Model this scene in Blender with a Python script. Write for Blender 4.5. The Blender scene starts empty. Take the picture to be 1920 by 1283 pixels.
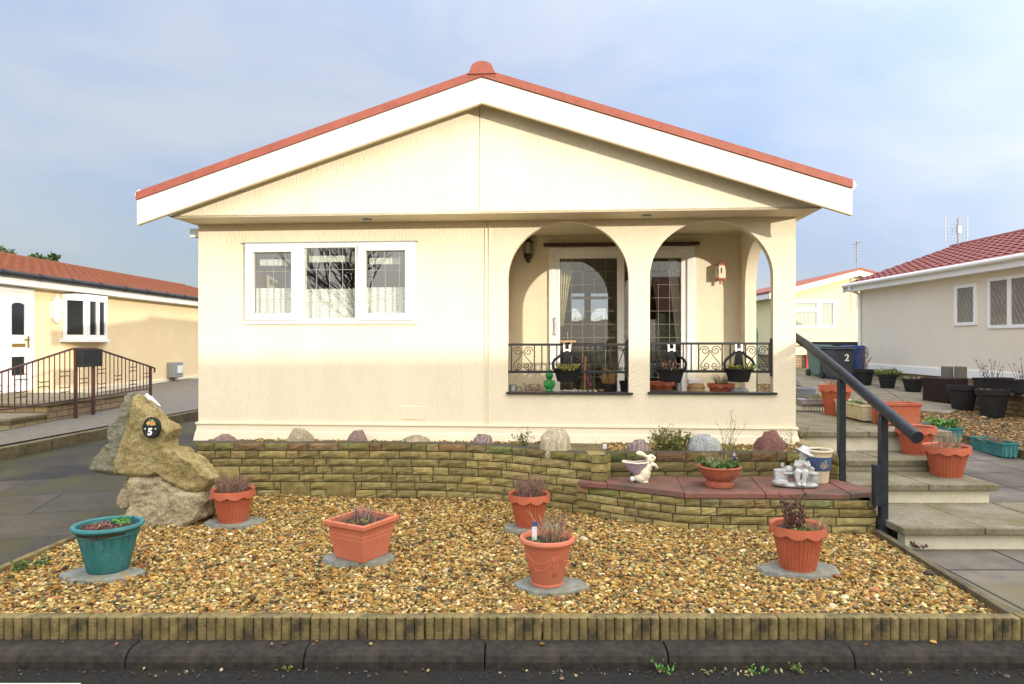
import bpy, bmesh, math, random
import numpy as np
from mathutils import Vector, Matrix, Euler
from mathutils.geometry import tessellate_polygon
from mathutils import noise as mn
S = bpy.context.scene
C = S.collection
R = math.radians
PI = math.pi
F = 1280.0
EYE = 1.64
RND = random.Random(5)
def G(u, v, z):                     # ground point under a pixel of the photograph, at height z
    y = F*(EYE-z)/(v-641.5)
    return ((u-960)/F*y, y)
def AT(u, v, y):
    return ((u-960)/F*y, y, EYE+(641.5-v)/F*y)
TH = R(4.3); HX, HY = -0.277, 6.95
cT, sT = math.cos(TH), math.sin(TH)
def hp(u, v, d):                    # house-local (t, z) on the plane at depth d behind the front wall
    a = (u-960)/F
    y = (d+sT*HX+cT*HY)/(sT*a+cT)
    x = a*y
    return (cT*(x-HX)-sT*(y-HY), EYE+(641.5-v)/F*y)
def HW(t, d, z):
    return (HX+t*cT+d*sT, HY-t*sT+d*cT, z)

# ---------------------------------------------------------------- materials
def lin(r, g, b):
    f = lambda c: (c/255/12.92) if c/255 <= .04045 else ((c/255+.055)/1.055)**2.4
    return (f(r), f(g), f(b), 1)
def newmat(name):
    m = bpy.data.materials.new(name); m.use_nodes = True
    nt = m.node_tree
    return m, nt, nt.nodes['Principled BSDF'], nt.nodes, nt.links
def N(nt, t, **kw):
    n = nt.nodes.new(t)
    for k, v in kw.items():
        if k in n.inputs: n.inputs[k].default_value = v
        else: setattr(n, k, v)
    return n
def ramp(nt, stops):
    n = nt.nodes.new('ShaderNodeValToRGB')
    el = n.color_ramp.elements
    while len(el) < len(stops): el.new(.5)
    for e, (p, c) in zip(el, stops):
        e.position = p; e.color = c if len(c) == 4 else (*c, 1)
    return n
def mat(name, c1, c2=None, scale=6, rough=.6, bump=0, bscale=80, stretch=(1, 1, 1), metal=0, stain=None, sscale=1.5, spos=(.5, .7), attr=None, spec=.5, coords='Object', streak=None):
    m, nt, p, nd, lk = newmat(name)
    tc = N(nt, 'ShaderNodeTexCoord'); mp = N(nt, 'ShaderNodeMapping'); mp.inputs['Scale'].default_value = stretch
    lk.new(tc.outputs[coords], mp.inputs['Vector'])
    col = None
    if attr:
        a = N(nt, 'ShaderNodeAttribute', attribute_name=attr)
        col = a.outputs['Color']
    if c2:
        n = N(nt, 'ShaderNodeTexNoise', Scale=scale, Detail=6.0, Roughness=.65)
        lk.new(mp.outputs[0], n.inputs['Vector'])
        r = ramp(nt, [(.35, c1), (.65, c2)]); lk.new(n.outputs['Fac'], r.inputs[0])
        if col:
            mx = N(nt, 'ShaderNodeMix', data_type='RGBA', blend_type='MULTIPLY'); mx.inputs[0].default_value = 1
            lk.new(col, mx.inputs[6]); lk.new(r.outputs[0], mx.inputs[7]); col = mx.outputs[2]
        else: col = r.outputs[0]
    if stain:
        n = N(nt, 'ShaderNodeTexNoise', Scale=sscale, Detail=8.0, Roughness=.7)
        lk.new(tc.outputs[coords], n.inputs['Vector'])
        r = ramp(nt, [(spos[0], (0, 0, 0)), (spos[1], (1, 1, 1))]); lk.new(n.outputs['Fac'], r.inputs[0])
        mx = N(nt, 'ShaderNodeMix', data_type='RGBA'); lk.new(r.outputs[0], mx.inputs[0])
        if col: lk.new(col, mx.inputs[6])
        else: mx.inputs[6].default_value = c1
        mx.inputs[7].default_value = stain; col = mx.outputs[2]
    if streak:
        ms = N(nt, 'ShaderNodeMapping'); ms.inputs['Scale'].default_value = (7, 7, .55); lk.new(tc.outputs[coords], ms.inputs['Vector'])
        n = N(nt, 'ShaderNodeTexNoise', Scale=1.6, Detail=7.0, Roughness=.7); lk.new(ms.outputs[0], n.inputs['Vector'])
        r = ramp(nt, [(.52, (0, 0, 0)), (.85, (.38, .38, .38))]); lk.new(n.outputs['Fac'], r.inputs[0])
        mx = N(nt, 'ShaderNodeMix', data_type='RGBA'); lk.new(r.outputs[0], mx.inputs[0]); lk.new(col, mx.inputs[6]); mx.inputs[7].default_value = streak; col = mx.outputs[2]
    if col: lk.new(col, p.inputs['Base Color'])
    else: p.inputs['Base Color'].default_value = c1
    p.inputs['Roughness'].default_value = rough; p.inputs['Metallic'].default_value = metal
    p.inputs['Specular IOR Level'].default_value = spec
    if bump:
        n = N(nt, 'ShaderNodeTexNoise', Scale=bscale, Detail=4.0, Roughness=.6)
        lk.new(mp.outputs[0], n.inputs['Vector'])
        b = N(nt, 'ShaderNodeBump', Strength=bump, Distance=.01)
        lk.new(n.outputs['Fac'], b.inputs['Height']); lk.new(b.outputs[0], p.inputs['Normal'])
    return m
def slabs(name, c1, c2, c3, w=.6, h=.6, mortar=(.03, .03, .025, 1), rot=0, rough=.75, msize=.012, offs=0.0, stainc=None, spos=(.5, .65), shift=(0, 0, 0), vert=False):
    m, nt, p, nd, lk = newmat(name)
    tc = N(nt, 'ShaderNodeTexCoord'); mp = N(nt, 'ShaderNodeMapping')
    mp.inputs['Rotation'].default_value = (0, 0, rot); mp.inputs['Location'].default_value = shift
    if vert:
        sp = N(nt, 'ShaderNodeSeparateXYZ'); lk.new(tc.outputs['Object'], sp.inputs[0]); ad = N(nt, 'ShaderNodeMath', operation='ADD'); lk.new(sp.outputs[0], ad.inputs[0]); lk.new(sp.outputs[1], ad.inputs[1])
        cb = N(nt, 'ShaderNodeCombineXYZ'); lk.new(ad.outputs[0], cb.inputs[0]); lk.new(sp.outputs[2], cb.inputs[1]); lk.new(cb.outputs[0], mp.inputs['Vector'])
    else: lk.new(tc.outputs['Object'], mp.inputs['Vector'])
    wn = N(nt, 'ShaderNodeTexBrick', offset=offs, squash=1.0)
    wn.inputs['Scale'].default_value = 1; wn.inputs['Brick Width'].default_value = w; wn.inputs['Row Height'].default_value = h
    wn.inputs['Mortar Size'].default_value = msize; wn.inputs['Color1'].default_value = c1; wn.inputs['Color2'].default_value = c2
    wn.inputs['Mortar'].default_value = mortar; wn.inputs['Bias'].default_value = 0; wn.inputs['Mortar Smooth'].default_value = .3
    lk.new(mp.outputs[0], wn.inputs['Vector'])
    n = N(nt, 'ShaderNodeTexNoise', Scale=4.0, Detail=8.0, Roughness=.7); lk.new(tc.outputs['Object'], n.inputs['Vector'])
    r = ramp(nt, [(.3, (.55, .55, .55)), (.7, (1.3, 1.3, 1.3))]); lk.new(n.outputs['Fac'], r.inputs[0])
    mx = N(nt, 'ShaderNodeMix', data_type='RGBA', blend_type='MULTIPLY'); mx.inputs[0].default_value = .8
    lk.new(wn.outputs['Color'], mx.inputs[6]); lk.new(r.outputs[0], mx.inputs[7])
    n2 = N(nt, 'ShaderNodeTexNoise', Scale=1.3, Detail=5.0); lk.new(tc.outputs['Object'], n2.inputs['Vector'])
    r2 = ramp(nt, [(spos[0], (0, 0, 0)), (spos[1], (1, 1, 1))]); lk.new(n2.outputs['Fac'], r2.inputs[0])
    m2 = N(nt, 'ShaderNodeMix', data_type='RGBA'); lk.new(r2.outputs[0], m2.inputs[0]); lk.new(mx.outputs[2], m2.inputs[6]); m2.inputs[7].default_value = stainc or c3
    m3 = N(nt, 'ShaderNodeMix', data_type='RGBA'); lk.new(wn.outputs['Fac'], m3.inputs[0]); lk.new(m2.outputs[2], m3.inputs[6]); m3.inputs[7].default_value = mortar
    lk.new(m3.outputs[2], p.inputs['Base Color']); p.inputs['Roughness'].default_value = rough; p.inputs['Specular IOR Level'].default_value = .25
    nb = N(nt, 'ShaderNodeTexNoise', Scale=150.0, Detail=3.0); lk.new(tc.outputs['Object'], nb.inputs['Vector'])
    sub = N(nt, 'ShaderNodeMath', operation='MULTIPLY_ADD'); lk.new(wn.outputs['Fac'], sub.inputs[0]); sub.inputs[1].default_value = -2.5; lk.new(nb.outputs['Fac'], sub.inputs[2])
    b = N(nt, 'ShaderNodeBump', Strength=.5, Distance=.006); lk.new(sub.outputs[0], b.inputs['Height']); lk.new(b.outputs[0], p.inputs['Normal'])
    return m
def glassmat(name, refl=.1, tint=(.92, .95, .95, 1)):
    m, nt, p, nd, lk = newmat(name); nd.remove(p)
    out = nd['Material Output']
    tr = N(nt, 'ShaderNodeBsdfTransparent'); tr.inputs[0].default_value = tint
    gl = N(nt, 'ShaderNodeBsdfGlossy', Roughness=.005); gl.inputs[0].default_value = (1, 1, 1, 1)
    ge = N(nt, 'ShaderNodeNewGeometry'); dp = N(nt, 'ShaderNodeVectorMath', operation='DOT_PRODUCT'); lk.new(ge.outputs['Normal'], dp.inputs[0]); lk.new(ge.outputs['Incoming'], dp.inputs[1])
    ab = N(nt, 'ShaderNodeMath', operation='ABSOLUTE'); lk.new(dp.outputs['Value'], ab.inputs[0])
    om = N(nt, 'ShaderNodeMath', operation='SUBTRACT'); om.inputs[0].default_value = 1; lk.new(ab.outputs[0], om.inputs[1])
    pw = N(nt, 'ShaderNodeMath', operation='POWER'); lk.new(om.outputs[0], pw.inputs[0]); pw.inputs[1].default_value = 5
    ad = N(nt, 'ShaderNodeMath', operation='MULTIPLY_ADD'); lk.new(pw.outputs[0], ad.inputs[0]); ad.inputs[1].default_value = .9-refl; ad.inputs[2].default_value = refl
    mx = N(nt, 'ShaderNodeMixShader'); lk.new(ad.outputs[0], mx.inputs[0]); lk.new(tr.outputs[0], mx.inputs[1]); lk.new(gl.outputs[0], mx.inputs[2])
    lk.new(mx.outputs[0], out.inputs[0])
    return m
def lacemat(name, c, dens=.5):
    m, nt, p, nd, lk = newmat(name)
    p.inputs['Base Color'].default_value = c; p.inputs['Roughness'].default_value = .9
    tc = N(nt, 'ShaderNodeTexCoord'); v = N(nt, 'ShaderNodeTexVoronoi', Scale=38.0, feature='DISTANCE_TO_EDGE'); lk.new(tc.outputs['Object'], v.inputs['Vector'])
    r = ramp(nt, [(.06, (1, 1, 1)), (.2, (dens, dens, dens))]); lk.new(v.outputs['Distance'], r.inputs[0])
    lk.new(r.outputs[0], p.inputs['Alpha'])
    return m

M = {}
M['render'] = mat('cream_render', (.81, .73, .55, 1), (.86, .78, .60, 1), scale=3, rough=.85, bump=.9, bscale=55, stretch=(1, 1, .22), stain=(.74, .665, .50, 1), sscale=.8, spos=(.5, .85), streak=(.66, .59, .44, 1))
M['stipple'] = mat('cream_stipple_render', (.81, .73, .55, 1), (.86, .78, .60, 1), scale=3, rough=.85, bump=1.0, bscale=75, stain=(.74, .665, .50, 1), sscale=.9, spos=(.5, .85), streak=(.68, .61, .46, 1))
M['creamtrim'] = mat('cream_paint', (.80, .73, .55, 1), (.84, .77, .59, 1), scale=5, rough=.5, stain=(.66, .6, .44, 1), sscale=2.5, spos=(.6, .9))
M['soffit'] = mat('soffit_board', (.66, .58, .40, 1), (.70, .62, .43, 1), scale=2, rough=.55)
M['pvc'] = mat('white_pvc', (.86, .86, .84, 1), (.82, .82, .79, 1), scale=2, rough=.3)
M['redroof'] = mat('red_roof', (.27, .072, .046, 1), (.33, .092, .06, 1), scale=9, rough=.6, bump=.3, bscale=90)
M['rooftile'] = mat('weathered_red_tile', (.20, .066, .034, 1), (.27, .10, .05, 1), scale=14, rough=.75, bump=.4, bscale=60, stain=(.17, .075, .05, 1), sscale=4)
M['rooftile2'] = mat('maroon_tile', (.19, .042, .03, 1), (.25, .062, .044, 1), scale=10, rough=.6, bump=.3, bscale=60, stain=(.2, .05, .05, 1), sscale=4)
M['glass'] = glassmat('window_glass', .20)
M['doorglass'] = glassmat('door_glass', .09)
M['lead'] = mat('lead_strip', (.42, .4, .38, 1), rough=.5, metal=.3)
M['leadpale'] = mat('pale_lead_strip', (.32, .31, .28, 1), rough=.5)
M['lace'] = lacemat('lace_net', (.84, .86, .76, 1), .6)
M['curtain'] = mat('yellow_curtain', (.62, .55, .30, 1), (.7, .62, .36, 1), scale=10, rough=.9)
M['blind'] = mat('pale_blind', (.74, .76, .66, 1), rough=.8)
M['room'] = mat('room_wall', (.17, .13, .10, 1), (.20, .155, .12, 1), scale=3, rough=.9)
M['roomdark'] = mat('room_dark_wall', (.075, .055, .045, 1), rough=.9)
M['floorroom'] = mat('room_carpet', (.16, .12, .10, 1), (.2, .15, .12, 1), scale=30, rough=.95)
M['sofa'] = mat('patterned_throw', (.55, .48, .32, 1), (.10, .11, .07, 1), scale=11, rough=.95)
M['sofabase'] = mat('dark_sofa', (.06, .055, .05, 1), rough=.9)
M['black'] = mat('black_iron', (.012, .012, .013, 1), (.02, .02, .022, 1), scale=20, rough=.4, bump=.15, bscale=120)
M['blackplastic'] = mat('black_plastic', (.014, .014, .016, 1), (.022, .022, .024, 1), scale=9, rough=.6, stain=(.035, .035, .034, 1), sscale=6, spos=(.6, .85), spec=.22)
M['navyrail'] = mat('dark_blue_black_rail', (.014, .018, .026, 1), (.028, .033, .043, 1), scale=12, rough=.42, bump=.2, bscale=60, spec=.3)
M['darkbrown'] = mat('dark_brown_metal', (.055, .02, .018, 1), (.075, .03, .025, 1), scale=20, rough=.6)
M['brick'] = mat('reconstituted_brick', (.75, .73, .66, 1), (1.2, 1.16, 1.05, 1), scale=22, rough=.9, bump=1.0, bscale=120, attr='Col', stain=(.085, .078, .035, 1), sscale=2.2, spos=(.53, .8))
M['mortar'] = mat('dark_mortar', (.045, .042, .03, 1), (.09, .08, .05, 1), scale=20, rough=.95, bump=.5)
M['coping'] = mat('red_coping', (.24, .105, .08, 1), (.19, .095, .08, 1), scale=16, rough=.9, bump=.5, bscale=120, stain=(.11, .085, .068, 1), sscale=4.5, spos=(.42, .62), spec=.2)
M['stonecap'] = mat('mossy_coping', (.22, .19, .09, 1), (.32, .27, .15, 1), scale=14, rough=.9, bump=.6, bscale=90, stain=(.09, .08, .04, 1), sscale=4)
M['gravelbase'] = mat('gravel_base', (.14, .108, .056, 1), (.27, .21, .115, 1), scale=60, rough=.95, bump=1, bscale=90)
M['pebble'] = mat('pebble', (.72, .71, .68, 1), (1.02, 1.01, .98, 1), scale=70, rough=.8, spec=.3, attr='Col')
M['soil'] = mat('potting_soil', (.022, .016, .012, 1), (.06, .045, .03, 1), scale=60, rough=.95, bump=1, bscale=90)
M['bedsoil'] = mat('bed_soil', (.10, .085, .035, 1), (.22, .18, .09, 1), scale=30, rough=.95, bump=1, bscale=60, stain=(.05, .045, .02, 1), sscale=5)
M['asphalt'] = mat('asphalt', (.014, .014, .014, 1), (.028, .027, .026, 1), scale=45, rough=.95, bump=.8, bscale=160, stain=(.03, .024, .016, 1), sscale=3, spec=.15)
M['kerb'] = mat('dark_kerb', (.020, .018, .016, 1), (.042, .037, .031, 1), scale=25, rough=.95, spec=.2, bump=.4, bscale=130, stain=(.06, .052, .042, 1), sscale=5, spos=(.5, .8))
M['edging'] = mat('mossy_edging', (.16, .12, .04, 1), (.255, .20, .08, 1), scale=14, rough=.9, bump=.8, bscale=90, stain=(.05, .042, .022, 1), sscale=6, spos=(.46, .66))
M['edgedark'] = mat('dark_edging', (.10, .08, .04, 1), (.17, .14, .075, 1), scale=14, rough=.9, bump=.8, bscale=90, stain=(.045, .04, .022, 1), sscale=4, spos=(.45, .72))
M['orange'] = mat('terracotta_plastic', (.40, .10, .05, 1), (.47, .13, .068, 1), scale=7, rough=.6, stain=(.38, .17, .10, 1), sscale=9, spos=(.54, .72), bump=.15, bscale=60, spec=.3)
M['salmon'] = mat('faded_terracotta_plastic', (.50, .15, .085, 1), (.56, .18, .105, 1), scale=5, rough=.6, stain=(.46, .19, .12, 1), sscale=7, spos=(.54, .75), spec=.3)
M['clay'] = mat('fired_clay', (.32, .085, .045, 1), (.45, .14, .075, 1), scale=20, rough=.8, bump=.5, bscale=60, stain=(.2, .07, .05, 1), sscale=9)
M['teal'] = mat('teal_plastic', (.028, .155, .165, 1), (.035, .18, .19, 1), scale=6, rough=.55, stain=(.10, .24, .22, 1), sscale=8, spos=(.52, .75), spec=.35)
M['slate'] = mat('slate_slab', (.16, .175, .155, 1), (.27, .285, .26, 1), scale=12, rough=.9, bump=.8, bscale=60, spec=.25, stain=(.22, .21, .13, 1), sscale=4)
M['tread'] = mat('tread_slab', (.18, .16, .118, 1), (.27, .245, .19, 1), scale=30, rough=.95, bump=.5, bscale=130, spec=.2, stain=(.125, .112, .05, 1), sscale=2.6, spos=(.42, .68))
M['riser'] = mat('painted_riser', (.60, .56, .42, 1), (.68, .64, .50, 1), scale=8, rough=.75, bump=.3, bscale=50, stain=(.40, .38, .22, 1), sscale=3, spos=(.58, .85))
M['pavedark'] = slabs('drive_slabs', (.012, .012, .013, 1), (.075, .064, .042, 1), (.055, .05, .015, 1), w=1.25, h=.78, rot=R(-14), rough=.55, offs=.5, spos=(.5, .62), shift=(.2, .1, 0))
M['pavegrey'] = slabs('patio_slabs', (.165, .148, .122, 1), (.135, .12, .102, 1), (.15, .13, .075, 1), w=.62, h=.78, rot=0, rough=.8, spos=(.5, .7), shift=(.15, .05, 0))
M['pavebed'] = slabs('right_drive_slabs', (.125, .115, .10, 1), (.165, .148, .122, 1), (.085, .072, .062, 1), w=.75, h=.6, rot=R(-7), rough=.75, spos=(.45, .65), shift=(.1, .3, 0))
M['pavepale'] = slabs('pale_slabs', (.20, .175, .13, 1), (.175, .15, .11, 1), (.14, .12, .06, 1), w=.9, h=.6, rot=R(20), rough=.85)
M['concrete'] = mat('concrete', (.11, .10, .085, 1), (.165, .15, .13, 1), scale=10, rough=.9, bump=.5, bscale=80, stain=(.16, .14, .08, 1), sscale=3)
M['grassland'] = mat('grass_ground', (.06, .075, .03, 1), (.1, .1, .05, 1), scale=3, rough=.95)
M['rockdark'] = None
def rockmat(name, a, b, c, sc=6, band=False):
    m, nt, p, nd, lk = newmat(name)
    tc = N(nt, 'ShaderNodeTexCoord')
    n1 = N(nt, 'ShaderNodeTexNoise', Scale=sc, Detail=12.0, Roughness=.74, Distortion=.8); lk.new(tc.outputs['Object'], n1.inputs['Vector'])
    r = ramp(nt, [(.3, a), (.5, b), (.68, c)]); lk.new(n1.outputs['Fac'], r.inputs[0]); col = r.outputs[0]
    if band:
        w = N(nt, 'ShaderNodeTexWave', Scale=sc*1.1, Distortion=7.0, Detail=3.0); w.inputs['Detail Scale'].default_value = 1.5
        lk.new(tc.outputs['Object'], w.inputs['Vector'])
        r2 = ramp(nt, [(.6, (0, 0, 0)), (.95, (.55, .55, .55))]); lk.new(w.outputs['Fac'], r2.inputs[0])
        mx = N(nt, 'ShaderNodeMix', data_type='RGBA'); lk.new(r2.outputs[0], mx.inputs[0]); lk.new(col, mx.inputs[6]); mx.inputs[7].default_value = band; col = mx.outputs[2]
    n2 = N(nt, 'ShaderNodeTexNoise', Scale=85.0, Detail=5.0, Roughness=.7); lk.new(tc.outputs['Object'], n2.inputs['Vector'])
    r3 = ramp(nt, [(.35, (.6, .6, .6)), (.65, (1.28, 1.28, 1.28))]); lk.new(n2.outputs['Fac'], r3.inputs[0])
    m3 = N(nt, 'ShaderNodeMix', data_type='RGBA', blend_type='MULTIPLY'); m3.inputs[0].default_value = 1; lk.new(col, m3.inputs[6]); lk.new(r3.outputs[0], m3.inputs[7])
    lk.new(m3.outputs[2], p.inputs['Base Color']); p.inputs['Roughness'].default_value = .85
    b2 = N(nt, 'ShaderNodeTexNoise', Scale=28.0, Detail=10.0, Roughness=.7); lk.new(tc.outputs['Object'], b2.inputs['Vector'])
    b_ = N(nt, 'ShaderNodeBump', Strength=1.0, Distance=.02); lk.new(b2.outputs['Fac'], b_.inputs['Height']); lk.new(b_.outputs[0], p.inputs['Normal'])
    return m
M['rockmoss'] = rockmat('mossy_sandstone', (.15, .125, .05, 1), (.34, .27, .11, 1), (.40, .35, .22, 1), 8)
M['rockbase'] = rockmat('pinkish_sandstone', (.14, .11, .06, 1), (.43, .36, .235, 1), (.36, .30, .155, 1), 5)
M['rocklichen'] = rockmat('lichen_stone', (.10, .105, .07, 1), (.24, .24, .17, 1), (.19, .18, .085, 1), 12)
M['rockpurple'] = rockmat('purple_stone', (.20, .135, .125, 1), (.26, .18, .165, 1), (.30, .22, .2, 1), 7)
M['rockpurplevein'] = rockmat('purple_veined_stone', (.19, .135, .13, 1), (.24, .175, .17, 1), (.30, .24, .22, 1), 7, (.45, .4, .33, 1))
M['rockcream'] = rockmat('cream_banded_stone', (.30, .25, .16, 1), (.48, .40, .27, 1), (.46, .30, .17, 1), 5, (.6, .58, .5, 1))
M['rockmottle'] = rockmat('mottled_stone', (.12, .12, .10, 1), (.44, .36, .22, 1), (.50, .46, .36, 1), 14, (.2, .21, .21, 1))
M['rockgrey'] = rockmat('grey_stone', (.20, .22, .24, 1), (.32, .35, .36, 1), (.42, .44, .42, 1), 9, (.5, .5, .46, 1))
M['rockred'] = rockmat('red_stone', (.13, .055, .05, 1), (.20, .085, .075, 1), (.28, .16, .145, 1), 8)
M['whitestone'] = mat('white_painted_stone', (.50, .51, .50, 1), (.60, .61, .60, 1), scale=20, rough=.8, bump=.3, bscale=60, stain=(.28, .29, .27, 1), sscale=22, spos=(.52, .8))
M['greystone'] = mat('grey_white_stone', (.30, .31, .30, 1), (.48, .49, .48, 1), scale=26, rough=.85, bump=.8, bscale=60, stain=(.62, .63, .62, 1), sscale=22, spos=(.52, .68))
M['rabbit'] = mat('rabbit_cream', (.72, .64, .47, 1), (.78, .71, .55, 1), scale=14, rough=.6, stain=(.52, .42, .22, 1), sscale=12, spos=(.58, .85))
M['lilac'] = mat('lilac_cloth', (.28, .20, .27, 1), (.40, .30, .36, 1), scale=20, rough=.7, stain=(.6, .52, .42, 1), sscale=9, spos=(.6, .8))
M['ceramic'] = mat('cream_ceramic', (.64, .56, .38, 1), (.68, .6, .43, 1), scale=8, rough=.35)
M['ceramicblue'] = mat('blue_glaze', (.05, .095, .19, 1), (.08, .13, .24, 1), scale=14, rough=.3)
M['green'] = mat('green_ornament', (.03, .30, .06, 1), (.06, .42, .1, 1), scale=9, rough=.35)
M['white'] = mat('white_paint', (.82, .82, .80, 1), (.79, .79, .76, 1), scale=2, rough=.5, stain=(.70, .69, .62, 1), sscale=2.5, spos=(.58, .85))
M['whitegloss'] = mat('white_plastic', (.8, .8, .82, 1), rough=.35)
M['wood'] = mat('wood', (.34, .20, .085, 1), (.44, .28, .13, 1), scale=8, rough=.7, stretch=(1, 1, .2), bump=.3)
M['cane'] = mat('orange_cane', (.42, .17, .07, 1), rough=.7)
M['zinc'] = mat('zinc', (.30, .33, .34, 1), (.42, .44, .45, 1), scale=12, rough=.45, metal=.5)
M['leaf'] = mat('leaf', (.8, .8, .8, 1), (1.2, 1.2, 1.2, 1), scale=9, rough=.6, attr='Col')
M['twig'] = mat('dry_twig', (.8, .8, .8, 1), (1.2, 1.2, 1.2, 1), scale=9, rough=.85, attr='Col')
M['bark'] = mat('bark', (.05, .04, .032, 1), (.09, .075, .06, 1), scale=9, rough=.9, bump=.6, bscale=30)
M['wall_left'] = mat('peach_render', (.78, .62, .38, 1), (.83, .67, .42, 1), scale=2, rough=.9, bump=.3, bscale=70)
M['wall_right'] = mat('pale_render', (.74, .67, .55, 1), (.78, .71, .58, 1), scale=2, rough=.9, bump=.3, bscale=50, stretch=(1, 1, .3))
M['wall_mid'] = mat('lemon_render', (.80, .70, .42, 1), (.83, .73, .45, 1), scale=2, rough=.9)
M['brickfar'] = slabs('far_brick', (.34, .22, .16, 1), (.40, .30, .17, 1), (.36, .30, .15, 1), w=.3, h=.1, rough=.9, offs=.5, mortar=(.16, .13, .1, 1), vert=True)
M['bluebin'] = mat('blue_bin', (.010, .055, .20, 1), (.014, .07, .24, 1), scale=5, rough=.4)
M['greybin'] = mat('dark_grey_bin', (.035, .04, .055, 1), (.05, .055, .07, 1), scale=5, rough=.45)
M['greenbin'] = mat('green_bin', (.10, .17, .14, 1), (.13, .2, .165, 1), scale=5, rough=.5)
M['navy'] = mat('navy_board', (.012, .018, .035, 1), (.02, .026, .045, 1), scale=3, rough=.6)
M['brownbox'] = mat('brown_black_box', (.016, .010, .010, 1), (.024, .016, .015, 1), scale=5, spec=.2, rough=.7)
M['alu'] = mat('aluminium', (.34, .35, .36, 1), rough=.5, metal=.4)
M['creamtrough'] = mat('cream_plastic', (.60, .53, .36, 1), (.66, .59, .42, 1), scale=8, rough=.6, stain=(.45, .38, .22, 1), sscale=5)
M['greyplanter'] = mat('grey_mauve_plastic', (.26, .23, .24, 1), (.31, .28, .28, 1), scale=8, rough=.6)
M['gold'] = mat('brass', (.5, .33, .1, 1), rough=.35, metal=.8)
M['darkglass'] = mat('dark_glazing', (.02, .022, .025, 1), rough=.08)
M['leadedpane'] = mat('curtained_glazing', (.17, .14, .10, 1), (.26, .22, .16, 1), scale=3, rough=.12)
M['redpaint'] = mat('red_paint', (.4, .03, .03, 1), rough=.6)
M['lanternwhite'] = mat('cream_enamel', (.74, .68, .54, 1), (.8, .74, .6, 1), scale=20, rough=.5, stain=(.35, .12, .07, 1), sscale=30, spos=(.62, .75))
M['rustred'] = mat('rusty_red', (.45, .10, .05, 1), (.55, .25, .16, 1), scale=40, rough=.7)
M['pink'] = mat('pink_flower', (.45, .03, .18, 1), (.6, .08, .28, 1), scale=30, rough=.6)
M['yellowflower'] = mat('yellow_paint', (.75, .45, .08, 1), rough=.5)
M['orangeflower'] = mat('orange_paint', (.7, .28, .09, 1), rough=.5)
M['lightgreen'] = mat('light_green_paint', (.35, .5, .2, 1), rough=.5)
M['roadwhite'] = mat('road_paint', (.62, .60, .45, 1), (.7, .68, .52, 1), scale=20, rough=.8)

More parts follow.
